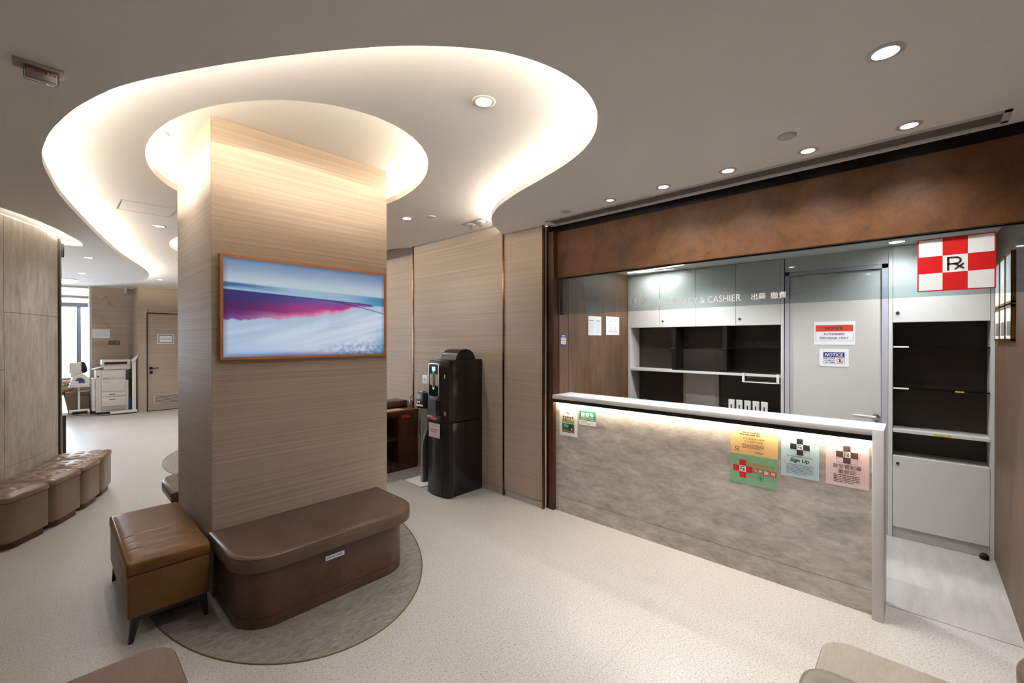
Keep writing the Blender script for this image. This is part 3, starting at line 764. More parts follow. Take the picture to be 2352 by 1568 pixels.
# ================================================================== TUFTED STOOLS ALONG THE STONE WALL
def polar(r, a): a = math.radians(a); return (DC[0] + r * math.cos(a), DC[1] + r * math.sin(a))
def stool(a0, a1, label):
    am = (a0 + a1) / 2; t = thing('tufted_stool', label, 'stool', (*polar(3.25, am), 0), 'tufted stools along the curved stone wall')
    def outline(d):
        ri, ro = 3.04 + d, 3.47 - d; k = math.degrees(d / 3.3); ch = 1.0; c2 = .45
        p = [polar(ri, a0 + k), polar(ro - .07, a0 + k), polar(ro - .016, a0 + k + ch * .55), polar(ro, a0 + k + ch)]
        p += [polar(ro, a0 + k + ch + (a1 - a0 - 2 * k - ch - c2) * i / 4) for i in range(1, 4)]
        p += [polar(ro, a1 - k - c2), polar(ro - .03, a1 - k), polar(ri, a1 - k)]
        q = [polar(ri, a1 - k - (a1 - a0 - 2 * k) * i / 4) for i in range(1, 4)]
        return p + q
    bm = bmesh.new(); loft(bm, outline(.022), [(0, 0), (0, .062)]); link(bm, 'plinth', 'plinth_wood', t)
    bm = bmesh.new(); loft(bm, outline(0), [(0, .060), (0, .368), (.004, .372)]); link(bm, 'body', 'leather_brown', t)
    bm = bmesh.new(); o0 = outline(-.006)
    loft(bm, o0, [(.010, .370), (.0, .376), (0, .405), (.006, .416), (.018, .424)]); cu = link(bm, 'cushion', 'leather_brown', t, smooth=50)
    bm = bmesh.new(); g = []; N1, N2 = 40, 40
    for j in range(N2 + 1):
        row = []
        for i in range(N1 + 1):
            u, v = i / N1, j / N2; r = 3.06 + .395 * u
            ch = max(0, (u - .80) / .20) * .75
            a = a0 + .25 + ch + (a1 - a0 - .5 - 2 * ch) * v
            e = min(u, 1 - u, v, 1 - v); h = .026 * (1 - math.exp(-e / .09))
            for cu_ in (.2, .5, .8):
                for cv in (.2, .5, .8):
                    d2 = ((u - cu_) ** 2 + (v - cv) ** 2); h -= .020 * math.exp(-d2 / .0035)
            h -= .003 * (math.exp(-(((u - .5) - (v - .5)) / .03) ** 2) + math.exp(-(((u - .5) + (v - .5)) / .03) ** 2)) * min(1, e * 8)
            row.append(bm.verts.new((*polar(r, a), .420 + h)))
        g.append(row)
    for j in range(N2):
        for i in range(N1): bm.faces.new((g[j][i], g[j][i + 1], g[j + 1][i + 1], g[j + 1][i]))
    link(bm, 'tufted_top', 'leather_brown', cu, smooth=80)
    for cu_ in (.2, .5, .8):
        for cv in (.2, .5, .8):
            r = 3.06 + .395 * cu_; ch = max(0, (cu_ - .80) / .20) * .75; a = a0 + .25 + ch + (a1 - a0 - .5 - 2 * ch) * cv; p = polar(r, a)
            bm = bmesh.new(); lathe(bm, [(.009, 0), (.007, .004), (.002, .006)], (*p, .424), 10); link(bm, 'button', 'leather_brown', cu)
stool(-39.3, -32.5, 'tufted brown stool nearest the viewer, cut by the left frame edge')
stool(-32.2, -25.6, 'second tufted brown stool from the left along the stone wall')
stool(-25.3, -18.9, 'third tufted brown stool from the left along the stone wall')
stool(-18.6, -11.6, 'last tufted brown stool at the far end of the stone wall')

# ================================================================== BENCHES CLOSE TO THE CAMERA
def ledge_bench(label, woodm, cushm, wx, cx):
    """wooden platform with a leather seat cushion set back from one end; wx, cx = (x0,x1,y0,y1)"""
    t = thing('platform_bench', label, 'bench', ((wx[0] + wx[1]) / 2, (wx[2] + wx[3]) / 2, 0))
    bm = bmesh.new(); loft(bm, rrect(*wx, .10, 8), [(.01, .0), (.01, .05), (.0, .055), (0, .394), (.004, .400)]); link(bm, 'platform', woodm, t)
    bm = bmesh.new(); loft(bm, rrect(*cx, .09, 8), [(.006, .401), (0, .408), (0, .445), (.006, .455), (.02, .461), (.07, .465)]); link(bm, 'cushion', cushm, t, smooth=50)
ledge_bench('brown wooden platform bench end with leather cushion at bottom left', 'ledge_wood', 'leather_taupe', (-1.25, .343, 1.30, 2.272), (-1.20, .362, 1.25, 1.872))
ledge_bench('pale wooden platform bench end with grey leather cushion at bottom right', 'ledge_wood_pale', 'leather_grey', (1.30, 2.242, -1.25, .281), (1.25, 1.925, -1.20, .300))
t = thing('round_stool', 'round brown stool cut by the bottom right corner of the frame', 'stool', (2.585, -.60, 0))
bm = bmesh.new(); lathe(bm, [(.285, 0), (.285, .05), (.30, .052), (.30, .29)], (2.585, -.60, 0), 40); link(bm, 'body', 'leather_taupe', t)
bm = bmesh.new(); lathe(bm, [(.298, .288), (.31, .296), (.31, .345), (.30, .362), (.26, .37), (.05, .372)], (2.585, -.60, 0), 40); link(bm, 'cushion', 'leather_taupe', t, smooth=50)

# ================================================================== SERVICE COUNTER
t = thing('service_counter', 'grey veined stone service counter with white solid top and lit underside', 'counter', (3.43, 1.35, 0))
boxpart(t, 'worktop', 'white_solid', 3.307, 3.600, .189, 2.562, 1.085, 1.122, bev=.003)
boxpart(t, 'end_panel', 'white_solid', 3.307, 3.600, .136, .190, 0, 1.122, bev=.003)
boxpart(t, 'stone_panel', 'counter_stone', 3.361, 3.385, .190, 2.562, .1465, 1.052)
boxpart(t, 'stone_kick', 'counter_stone', 3.361, 3.385, .190, 2.562, 0, .1435)
boxpart(t, 'carcass', 'white_lam', 3.386, 3.545, .191, 2.560, 0, 1.084)
ch = boxpart(t, 'light_channel', 'black_satin', 3.322, 3.362, .190, 2.562, 1.052, 1.085)
boxpart(ch, 'light_strip', 'counter_led', 3.336, 3.350, .20, 2.55, 1.0505, 1.0525)
# sheets lying on the counter
def flat(y0, y1, x0, x1, m, label, dz=0.0):
    return Sheet('paper_sheet', label, 'paper', (x1, y1, 1.1221 + dz), *FU, y1 - y0, x1 - x0, m, .0008, 'notices lying on the counter')
s_ = flat(1.90, 2.24, 3.33, 3.56, 'paper_pink', 'pale pink notice lying at the left end of the counter top')
for i in range(3): s_.disc(.07 + .09 * i, .17, .012, 'ink_grey', 'dots')
s_.lines(.04, .05, .26, 3, .03, .006, 'ink_faint'); s_.done()
s_ = flat(2.27, 2.53, 3.35, 3.57, 'paper', 'pale grey sheet lying on the counter beside the wooden jamb'); s_.lines(.03, .04, .2, 4, .035, .006, 'ink_faint'); s_.done()
s_ = flat(1.47, 1.87, 3.33, 3.58, 'paper', 'white notice with light blue heading lying on the counter'); s_.rect(0, 0, .40, .045, 'blue_pale', 'heading'); s_.lines(.03, .08, .33, 4, .035, .005, 'ink_faint'); s_.done()
s_ = flat(1.15, 1.45, 3.315, 3.57, 'paper', 'white sheet with dark blue front line lying mid counter'); s_.rect(.02, .244, .26, .006, 'blue_print', 'line'); s_.lines(.03, .05, .24, 4, .04, .005, 'ink_faint'); s_.done()
s_ = flat(.46, 1.02, 3.33, 3.58, 'paper', 'wide printed notice with blue back edge at the right of the counter'); s_.rect(0, 0, .56, .030, 'blue_pale', 'heading'); s_.lines(.03, .06, .5, 6, .028, .005, 'ink_faint'); s_.done()

# posters on the counter front (plane x = 3.361)
PX = 3.3605
def poster(name, label, y1, z1, wd, ht, m, cat='poster', r=0.0):
    return Sheet(name, label, cat, (PX, y1, z1), *FX, wd, ht, m, .0015, 'notices on the counter front', r=r)
s_ = poster('cartoon_poster', 'white portrait poster with cartoon children at the left end of the counter', 2.514, 1.040, .207, .302, 'paper')
s_.stroke([(.058, .03), (.07, .03)], .003, 'orange_ink', 'logo'); s_.stroke([(.064, .03), (.064, .05)], .003, 'orange_ink', 'logo'); s_.rect(.080, .034, .030, .003, 'ink_faint', 'logo'); s_.rect(.080, .042, .018, .003, 'ink_faint', 'logo')
s_.disc(.075, .083, .006, 'green_sign', 'logo'); s_.rect(.086, .080, .028, .006, 'ink', 'logo'); s_.rect(.086, .090, .05, .003, 'ink_grey', 'logo')
s_.rect(.032, .118, .140, .060, 'pink_paper', 'picture_sky'); s_.rect(.032, .150, .140, .028, 'green_grass', 'picture_grass', 2)
for i, (x, cl_) in enumerate(((.05, 'red_print'), (.075, 'green_dark'), (.10, 'orange_ink'), (.125, 'blue_pale'), (.152, 'yellow'))):
    s_.disc(x, .122 + .004 * (i % 2), .009, 'green_dark', 'figure', 3); s_.disc(x, .146 + .003 * (i % 2), .008, cl_, 'figure', 3, ry=.015)
s_.rect(.032, .184, .140, .084, 'green_dark', 'lower_picture'); s_.poly([(.045, .19), (.105, .197), (.122, .222), (.055, .214)], 'blue_pale', 'lower_picture', 2)
s_.disc(.128, .218, .024, 'ink', 'lower_picture', 2); s_.disc(.142, .232, .009, 'paper', 'lower_picture', 3); s_.rect(.04, .250, .07, .012, 'orange_ink', 'lower_picture', 2); s_.rect(.115, .253, .05, .010, 'red_print', 'lower_picture', 2); s_.done()
s_ = poster('voucher_sign', 'green and white HealthCare Voucher plate on the counter front', 2.285, .998, .175, .130, 'paper', 'sign')
s_.rect(0, 0, .175, .088, 'green_sign', 'field'); s_.text('醫療券', .0875, .036, .140, .046, 'paper'); s_.rect(.018, .062, .14, .0015, 'paper', 'rule', 2)
s_.text('HealthCare Voucher', .0875, .075, .150, .014, 'paper', bold=.01); s_.lines(.016, .096, .09, 1, .01, .005, 'red_print'); s_.lines(.016, .108, .14, 2, .009, .003, 'ink_grey'); s_.done()
s_ = poster('orange_notice', 'orange notice about antibiotics on the counter front', .978, 1.045, .296, .206, 'orange', r=.012)
s_.lines(.02, .012, .25, 1, .01, .006, 'ink_brown'); s_.lines(.02, .026, .25, 1, .01, .002, 'ink_brown')
s_.lines(.08, .045, .13, 1, .01, .006, 'ink_brown'); s_.lines(.06, .060, .17, 1, .01, .006, 'ink_brown')
s_.text('抗生素屬處方藥物', .148, .090, .135, .016, 'ink_brown'); s_.text('非法售賣可判監', .148, .112, .118, .016, 'ink_brown')
s_.lines(.075, .130, .14, 4, .008, .003, 'ink_brown')
s_.ring(.042, .165, .012, .004, 'ink_brown', 'logo', 2); s_.lines(.020, .182, .05, 1, .01, .004, 'ink_brown'); s_.lines(.16, .178, .05, 2, .008, .003, 'ink_brown'); s_.done()
s_ = poster('dispensary_sign', 'green licensed dispensary plate with red cross below the orange notice', .982, .838, .296, .207, 'green', 'sign', r=.010)
s_.cross(.020, .038, .042, 'red', 'paper')
for i in range(6):
    x_ = .128 + .026 * i; y_ = .052 + .001 * i
    for q in (((0, 0), (.018, .001)), ((.002, .010), (.017, .009)), ((.008, -.004), (.006, .020)), ((.014, .004), (.018, .020))): s_.stroke([(x_ + q[0][0], y_ + q[0][1]), (x_ + q[1][0], y_ + q[1][1])], .004, 'orange_ink', 'brush_mark', 2)
for i, ch_ in enumerate('持牌藥房'):
    wd_ = (.026, .026, .036, .036)[i]; xx = (.150, .180, .213, .254)[i]
    s_.rect(xx, .088, wd_, wd_ * .95, 'red', 'character_tile', 2); s_.text(ch_, xx + wd_ / 2, .088 + wd_ * .47, wd_ * .8, wd_ * .76, 'paper', k=3)
s_.ring(.197, .152, .018, .002, 'green_dark', 'logo', 2); s_.stroke([(.197, .145), (.197, .162)], .004, 'green_dark', 'logo', 2); s_.disc(.197, .146, .008, 'green_dark', 'logo', 2, ry=.004); s_.done()
s_ = poster('sign_up_notice', 'pale teal Sign Up notice for controlled medicines on the counter front', .663, 1.040, .210, .296, 'teal_paper')
s_.cross(.052, .040, .036, 'ink', 'paper'); s_.border(.052, .040, .108, .108, .001, 'ink_grey', k=1)
s_.text('For Controlled Medicines', .105, .158, .140, .012, 'ink'); s_.text('Sign Up', .105, .186, .105, .030, 'ink', shear=.2, bold=.03)
s_.lines(.03, .212, .150, 7, .0095, .0032, 'ink_grey'); s_.done()
s_ = poster('register_notice', 'pale pink notice with black cross at the right end of the counter front', .418, 1.032, .212, .290, 'pink_paper')
s_.cross(.052, .038, .036, 'ink_brown', 'paper'); s_.border(.052, .038, .108, .108, .001, 'ink_grey', k=1)
s_.text('買受管制藥', .106, .168, .140, .027, 'ink_brown'); s_.text('要登記', .106, .199, .085, .024, 'ink_brown')
s_.lines(.04, .220, .13, 5, .0105, .004, 'ink_brown'); s_.done()

# ================================================================== GLASS SCREEN, SIGN
t = thing('glass_screen', 'tinted hanging glass screen with PHARMACY and CASHIER lettering above the counter', 'glass screen', (3.445, 1.07, 1.9))
boxpart(t, 'pane', 'glass_tint', 3.441, 3.449, -.428, 2.545, 1.897, 2.30)
boxpart(t, 'edge_clip', 'dark_grey', 3.436, 3.454, 2.545, 2.562, 1.897, 2.30)
def glass_text(s, y0, y1, z0, z1, **k):
    bm = bmesh.new(); text_into(bm, s, (3.4402, 0, 0), *FX, -(y0 + y1) / 2, -(z0 + z1) / 2, y0 - y1, z1 - z0, **k)
    link(bm, 'lettering', 'lettering_film', t, smooth=0)
glass_text('PHARMACY & CASHIER', 1.555, .935, 1.934, 1.984)
glass_text('出藥  繳費', .866, .651, 1.936, 1.982)
# icon: coin, medicine jar and pill
class G(Sheet):
    def __init__(s): s.o = Vector((3.4402, 0, 0)); s.ux, s.uy, s.n = (Vector(v) for v in FX); s.th = 0; s.p = {}; s.root = t
g = G()
Yc, Zc = -1.765, -1.985
g.ring(Yc, Zc, .048, .004, 'lettering_film', 'coin_icon', 0, PI * .35, PI * 1.62); g.text('$', Yc + .002, Zc, .030, .055, 'lettering_film', 'coin_icon', 0)
jar = [(Yc + .035, Zc + .045), (Yc + .035, Zc - .020), (Yc + .050, Zc - .040), (Yc + .048, Zc - .055), (Yc + .042, Zc - .062), (Yc + .042, Zc - .072), (Yc + .092, Zc - .072), (Yc + .092, Zc - .062), (Yc + .086, Zc - .055), (Yc + .086, Zc - .040), (Yc + .100, Zc - .020), (Yc + .100, Zc + .014)]
g.stroke(jar, .004, 'lettering_film', 'jar_icon', 0); g.stroke([(Yc + .056, Zc - .012), (Yc + .080, Zc - .012)], .006, 'lettering_film', 'jar_icon', 0); g.stroke([(Yc + .068, Zc - .024), (Yc + .068, Zc)], .006, 'lettering_film', 'jar_icon', 0)
g.stroke([(Yc + .035, Zc + .045), (Yc + .110, Zc + .045)], .004, 'lettering_film', 'pill_icon', 0); g.stroke([(Yc + .080, Zc + .018), (Yc + .110, Zc + .018)], .004, 'lettering_film', 'pill_icon', 0); g.ring(Yc + .110, Zc + .0315, .0155, .004, 'lettering_film', 'pill_icon', 0, -PI / 2, PI / 2, 10)
g.done()
s_ = Sheet('dispensary_cross_sign', 'red and white checked Rx sign on the glass screen at right', 'sign', (3.4395, -.003, 2.224), *FX, .305, .299, 'red', .008)
for i in range(3):
    for j in range(3):
        if (i + j) % 2 == 0: s_.rect(.006 + i * .0977, .006 + j * .0957, .0977, .0957, 'plastic_white', 'white_square')
s_.rx(.1525, .1495, .090, 'ink'); s_.done()

# ================================================================== DISPENSARY: LEFT WALL PAPERS
s_ = Sheet('wall_notice', 'printed two-column notice on the brown dispensary side wall, left of two', 'paper', (3.933, 2.5625, 1.907), *FY, .260, .207, 'paper', .0015, 'papers on the brown side wall')
s_.rect(.01, .045, .09, .006, 'ink_grey', 'heading'); s_.rect(.15, .045, .09, .006, 'ink_grey', 'heading'); s_.lines(.01, .06, .10, 12, .011, .003, 'ink_faint'); s_.lines(.15, .06, .09, 12, .011, .003, 'ink_faint'); s_.done()
s_ = Sheet('wall_notice', 'diagram sheet on the brown dispensary side wall, right of two', 'paper', (4.297, 2.5625, 1.917), *FY, .293, .210, 'paper', .0015, 'papers on the brown side wall')
for x, y in ((.10, .045), (.19, .045), (.10, .125), (.20, .125)): s_.rect(x, y, .012, .008, 'ink', 'diagram')
s_.border(.06, .03, .18, .07, .0015, 'ink_grey', 'diagram'); s_.stroke([(.05, .15), (.24, .145)], .0015, 'ink_grey', 'diagram'); s_.lines(.04, .16, .22, 3, .012, .003, 'ink_grey'); s_.done()
s_ = Sheet('payment_sticker', 'blue and white payment sticker inside the brown jamb', 'sticker', (3.445, 2.5625, 1.708), *FY, .085, .117, 'blue_sticker', .001, r=.006)
s_.rect(.0, .034, .085, .064, 'paper', 'field'); s_.rect(.014, .012, .056, .010, 'paper', 'logo', 2)
for i, cl_ in enumerate(('ink_grey', 'ink_faint', 'blue_print', 'ink_grey', 'red_print')): s_.disc(.014 + .014 * i, .046, .0045, cl_, 'card_logo', 2)
s_.lines(.008, .062, .07, 1, .01, .005, 'ink'); s_.lines(.006, .078, .072, 1, .01, .004, 'ink_grey'); s_.rect(.03, .103, .045, .005, 'ink_faint', 'logo', 2); s_.done()

# ================================================================== DISPENSARY CABINETS
CX = 4.818
t = thing('wall_cabinet', 'tall white dispensary cabinet with four upper doors and dark open shelves', 'cabinet', (5.0, 1.75, 0))
boxpart(t, 'upright', 'white_lam', CX - .006, 5.06, 2.536, 2.562, 0, 2.43); boxpart(t, 'upright', 'white_lam', CX - .006, 5.06, .930, .954, 0, 2.43)
boxpart(t, 'back_panel', 'dark_lam', 5.05, 5.07, .954, 2.536, .02, 1.80)
boxpart(t, 'carcass', 'white_lam', CX + .02, 5.06, .954, 2.536, 1.800, 2.43)
ys = (2.536, 2.169, 1.765, 1.357, .954)
for k in range(4):
    d = boxpart(t, 'upper_door', 'white_lam', CX - .004, CX + .016, ys[k + 1] + .0015, ys[k] - .0015, 1.796, 2.428, bev=.0015, seg=1)
    if k in (1, 3):
        bm = bmesh.new(); lathe(bm, [(.011, -.002), (.011, -.010), (.006, -.012)], (CX - .002, (2.133, 1.32)[k > 1] if False else (2.13 if k == 1 else 1.32), 1.863), 16, 'x'); link(bm, 'lock', 'dark_grey', d)
boxpart(t, 'shelf', 'white_lam', CX - .004, 5.05, .954, 2.536, 1.284, 1.310)
for y0, y1 in ((1.985, 2.026), (1.445, 1.486)): boxpart(t, 'divider', 'black_satin', CX + .01, 5.05, y0, y1, 1.310, 1.796)
boxpart(t, 'niche_lining', 'black_satin', CX + .012, 5.05, .956, 2.026, 1.310, 1.318)
boxpart(t, 'thin_shelf', 'black_gloss', CX + .014, 5.05, .956, 1.445, 1.556, 1.566)
for y in (2.02, 1.48): boxpart(t, 'shelf_clip', 'chrome', CX + .0, CX + .03, y - .03, y + .02, 1.555, 1.562)
boxpart(t, 'hatch', 'cream_lam', 5.02, 5.05, 1.585, 1.975, .88, 1.280, bev=.004); boxpart(t, 'hatch_panel', 'white_lam', 5.010, 5.022, 1.62, 1.94, .92, 1.275)
boxpart(t, 'back_counter', 'dark_lam', 4.55, 5.05, .956, 2.536, .86, .885); boxpart(t, 'base_front', 'white_lam', 4.58, 4.60, .956, 2.536, 0, .86)
# hanging basket
t = thing('hanging_basket', 'small white perforated basket hanging under the white cabinet shelf', 'basket', (4.80, 1.13, 1.22))
for y in (1.268, .965): 
    bm = bmesh.new(); box(bm, 4.790, 4.800, y, y + .022, 1.225, 1.318); box(bm, 4.790, 4.86, y, y + .022, 1.312, 1.318); link(bm, 'strap', 'plastic_white', t, smooth=0)
boxpart(t, 'tray', 'plastic_white', 4.79, 4.98, .965, 1.290, 1.222, 1.228)
bk = boxpart(t, 'back', 'plastic_grey', 4.975, 4.98, .965, 1.290, 1.228, 1.282)
bm = bmesh.new()
for i in range(16):
    for j in range(3): box(bm, 4.9735, 4.9755, .985 + i * .0185, .992 + i * .0185, 1.236 + j * .014, 1.243 + j * .014)
link(bm, 'perforation', 'ink', bk, smooth=0)['kind'] = 'stuff'
# five white file holders
for k in range(5):
    y = 1.365 - k * .0735
    t = thing('file_holder', ('leftmost', 'second from left', 'middle', 'fourth from left', 'rightmost')[k] + ' white slotted file holder standing behind the counter', 'file holder', (4.72, y, .885), 'white file holders behind the counter')
    bm = bmesh.new(); box(bm, 4.70, 4.712, y - .024, y + .026, 1.000, 1.050); box(bm, 4.70, 4.712, y - .024, y - .006, .885, 1.0); box(bm, 4.70, 4.712, y + .006, y + .026, .885, 1.0); link(bm, 'front', 'plastic_white', t, smooth=0)
    boxpart(t, 'side', 'plastic_white', 4.70, 4.735, y - .026, y - .024, .885, 1.045); boxpart(t, 'base', 'plastic_white', 4.70, 4.735, y - .026, y + .026, .885, .890)
# door
d = struct(link(B(4.84, 4.88, .217, .885, .004, 2.255, bev=.001, seg=1), 'door_1', 'door_grey', smooth=0))
bm = bmesh.new(); box(bm, 4.818, 4.90, .174, .215, 0, 2.292); box(bm, 4.818, 4.90, .887, .922, 0, 2.292); box(bm, 4.818, 4.90, .174, .922, 2.257, 2.292)
link(bm, 'door_frame', 'frame_lilac', d, smooth=0)
bm = bmesh.new(); lathe(bm, [(.026, -.002), (.026, -.012), (.014, -.014), (.012, -.045)], (4.84, .252, .988), 20, 'x'); hd = link(bm, 'door_handle', 'chrome', d)
bm = bmesh.new(); tube(bm, [(4.795, .252, .988), (4.792, .30, .990), (4.792, .36, .992), (4.794, .404, .994)], [.013, .012, .012, .011], 12); link(bm, 'lever', 'white_solid', hd)
boxpart(d, 'key_tag', 'green_sign', 4.83, 4.838, .240, .256, .93, .955)
struct(link(B(4.822, 4.90, .174, .922, 2.294, 2.431), 'trim_11', 'white_lam', smooth=0))
s_ = Sheet('notice_authorized', 'red-headed NOTICE AUTHORIZED PERSONNEL ONLY sheet on the grey door', 'notice', (4.8398, .692, 1.815), *FX, .297, .211, 'paper', .002)
s_.rect(.012, .032, .273, .058, 'red_print', 'banner'); s_.border(.012, .032, .273, .145, .002, 'ink_grey')
s_.text('NOTICE', .148, .061, .128, .026, 'ink', bold=.02); s_.text('AUTHORIZED', .148, .114, .155, .018, 'ink', bold=.01); s_.text('PERSONNEL ONLY', .148, .150, .210, .018, 'ink', bold=.01); s_.done()
s_ = Sheet('notice_keep_closed', 'smaller blue-headed NOTICE KEEP DOOR CLOSED sheet below on the grey door', 'notice', (4.8398, .652, 1.568), *FX, .215, .160, 'paper', .003, r=.008)
s_.rect(.030, .032, .155, .044, 'blue_print', 'banner'); s_.border(.030, .032, .155, .104, .002, 'blue_print')
s_.text('NOTICE', .1075, .054, .130, .030, 'paper', shear=.18, bold=.02)
for i, q in enumerate(('KEEP DOOR', 'CLOSED AT', 'ALL TIMES')): s_.text(q, .077, .088 + .017 * i, .082 - .004 * i, .010, 'ink', bold=.02)
s_.ring(.152, .105, .024, .004, 'red_print', 'symbol', 3); s_.rect(.145, .091, .013, .028, 'ink', 'symbol', 2); s_.stroke([(.136, .090), (.168, .120)], .004, 'red_print', 'symbol', 3); s_.done()
# right cabinet
t = thing('tall_cabinet', 'tall white cabinet with dark open niches beside the grey door', 'cabinet', (5.0, -.13, 0))
boxpart(t, 'upright', 'white_lam', CX - .006, 5.06, .146, .172, 0, 2.43); boxpart(t, 'upright', 'white_lam', CX - .006, 5.06, -.428, -.407, 0, 2.43)
boxpart(t, 'back_panel', 'dark_lam', 5.05, 5.07, -.407, .146, 0, 1.80)
boxpart(t, 'carcass', 'white_lam', CX + .02, 5.06, -.407, .146, 1.798, 2.43)
d = boxpart(t, 'upper_door', 'white_lam', CX - .004, CX + .016, -.405, .144, 1.793, 2.428, bev=.0015, seg=1)
bm = bmesh.new(); lathe(bm, [(.012, -.002), (.012, -.010), (.006, -.012)], (CX - .002, .114, 1.874), 16, 'x'); link(bm, 'lock', 'dark_grey', d)
for z in (1.590, 1.246):
    sh = boxpart(t, 'thin_shelf', 'black_gloss', CX + .006, 5.05, -.405, .144, z - .005, z + .005)
    boxpart(sh, 'shelf_label', 'paper', CX + .003, CX + .006, .045, .142, z - .005, z + .007)
boxpart(sh, 'shelf_label', 'yellow', CX + .003, CX + .006, -.27, -.22, 1.239, 1.249)
sh = boxpart(t, 'shelf', 'white_lam', CX - .002, 5.05, -.405, .144, .880, .905, bev=.001, seg=1); boxpart(sh, 'shelf_label', 'yellow', CX - .004, CX - .002, -.20, -.10, .885, .899)
boxpart(t, 'lower_carcass', 'plastic_grey', CX + .02, 5.05, -.405, .144, .09, .680)
d = boxpart(t, 'lower_door', 'white_lam', CX - .004, CX + .016, -.405, .144, .095, .686, bev=.0015, seg=1)
bm = bmesh.new(); lathe(bm, [(.011, -.002), (.011, -.010), (.006, -.012)], (CX - .002, .112, .624), 16, 'x'); link(bm, 'lock', 'dark_grey', d)
boxpart(t, 'plinth', 'plastic_grey', CX + .006, 5.04, -.407, .146, .004, .092)
bm = bmesh.new(); lathe(bm, [(.018, 0), (.027, .012), (.025, .034), (.012, .048)], (4.785, -.375, 0), 20); tag(link(bm, 'door_stop', 'black_gloss', loc=(4.785, -.375, 0)), 'small black rubber door stop on the floor at the cabinet corner', 'door stop')
# framed certificates on the right wall
def cert(x0, x1, z0, z1, label, dark):
    t = thing('certificate_frame', label, 'picture frame', ((x0 + x1) / 2, -.43, z0), 'framed certificates on the dispensary wall')
    bm = bmesh.new(); f_ = .014
    for a in ((x0, x1, z0, z0 + f_), (x0, x1, z1 - f_, z1), (x0, x0 + f_, z0, z1), (x1 - f_, x1, z0, z1)): box(bm, a[0], a[1], -.4295, -.411, a[2], a[3])
    link(bm, 'frame', 'gold', t, smooth=0); boxpart(t, 'sheet', 'paper', x0 + f_, x1 - f_, -.4295, -.414, z0 + f_, z1 - f_)
    if dark:
        s = Sheet('certificate_print', '', '', (x1 - f_ - .03, -.4138, z0 + (z1 - z0) * .55), *FR, x1 - x0 - 2 * f_ - .06, (z1 - z0) * .40, 'ink_grey', .0005, parent=t)
for k, (x0, x1) in enumerate(((4.43, 4.665), (4.175, 4.41), (3.92, 4.155))):
    w_ = ('farthest', 'middle', 'nearest')[k]
    cert(x0, x1, 1.872, 2.185, w_ + ' gold-framed certificate in the upper row on the right wall', False)
    cert(x0, x1, 1.642, 1.862, w_ + ' gold-framed certificate in the lower row on the right wall', True)
# dispensary ceiling lights
t = thing('linear_light', 'thin linear ceiling light above the dispensary cabinets', 'ceiling lamp', (4.68, 2.0, 2.431))
boxpart(t, 'profile', 'silver', 4.630, 4.670, 1.93, 2.36, 2.424, 2.4312); boxpart(t, 'diffuser', 'strip_led', 4.634, 4.666, 1.935, 2.355, 2.4225, 2.4245)
add_light('lamp', 'AREA', 4, (4.65, 2.14, 2.418), t, (1, .985, .96), shape='RECTANGLE', size=.03, size_y=.42)
DCOOL = (.93, .98, 1.0)
def downlight2(x, y, label, e):
    t = thing('downlight', label, 'downlight', (x, y, 2.431), 'dispensary downlights')
    bm = bmesh.new(); lathe(bm, [(.060, .002), (.062, -.002), (.050, -.004)], (x, y, 2.431), 24, cap=False); link(bm, 'trim_ring', 'white_solid', t)
    bm = bmesh.new(); lathe(bm, [(.050, -.0005), (.046, -.003)], (x, y, 2.431), 24); link(bm, 'lens', 'lamp_cool', t)
    add_light('lamp', 'SPOT', e, (x, y, 2.42), t, DCOOL, spot_size=math.radians(150), spot_blend=1.0, shadow_soft_size=.05)
downlight2(4.62, .116, 'small downlight above the grey dispensary door', 24)
downlight2(4.25, 1.75, 'dispensary downlight hidden above the fascia, left half', 105)
downlight2(3.95, .85, 'dispensary downlight hidden above the fascia, centre', 62)
downlight2(4.25, -.05, 'dispensary downlight hidden above the fascia, right end', 38)

# ================================================================== DRINKS MACHINE
t = thing('drinks_machine', 'tall black freestanding drinks machine with lit control panel', 'drinks machine', (3.04, 3.71, 0))
mx0, mx1, my0, my1 = 2.872, 3.285, 3.530, 3.900
bm = bmesh.new(); box(bm, mx0, mx1, my0, my1, .012, .778, bev=.004); link(bm, 'lower_cabinet', 'machine_black', t)
bm = bmesh.new(); box(bm, mx0, mx1, my0, my1, .784, 1.440, bev=.004); link(bm, 'upper_cabinet', 'machine_black', t)
def front_loop(x_edge, x_mid):
    pts = [(mx0 + .002, my0)] + [(x_mid - (x_mid - x_edge) * ((k / 8 - .5) * 2) ** 2, my0 + (my1 - my0) * k / 8) for k in range(9)] + [(mx0 + .002, my1)]
    return list(reversed(pts))
bm = bmesh.new(); loft(bm, front_loop(2.822, 2.785), [(0, .012), (0, .778)]); lw = link(bm, 'lower_door', 'black_satin', t)
boxpart(lw, 'door_gap', 'ink', 2.793, 2.81, 3.612, 3.616, .02, .775)
bm = bmesh.new(); loft(bm, front_loop(2.822, 2.785), [(0, .784), (0, 1.36), (.008, 1.41), (.03, 1.435)]); link(bm, 'upper_front', 'black_satin', t)
bm = bmesh.new(); n = 20; A = [(3.085 + .135 * math.cos(PI * i / n), 1.440 + .112 * math.sin(PI * i / n)) for i in range(n + 1)]
fr_ = [bm.verts.new((x, 3.575, z)) for x, z in A]; bk_ = [bm.verts.new((x, 3.83, z)) for x, z in A]
bm.faces.new(fr_); bm.faces.new(list(reversed(bk_)))
for i in range(n): bm.faces.new((fr_[i], fr_[i + 1], bk_[i + 1], bk_[i]))
bm.faces.new((fr_[0], bk_[0], bk_[-1], fr_[-1])); link(bm, 'bean_hopper', 'black_satin', t)
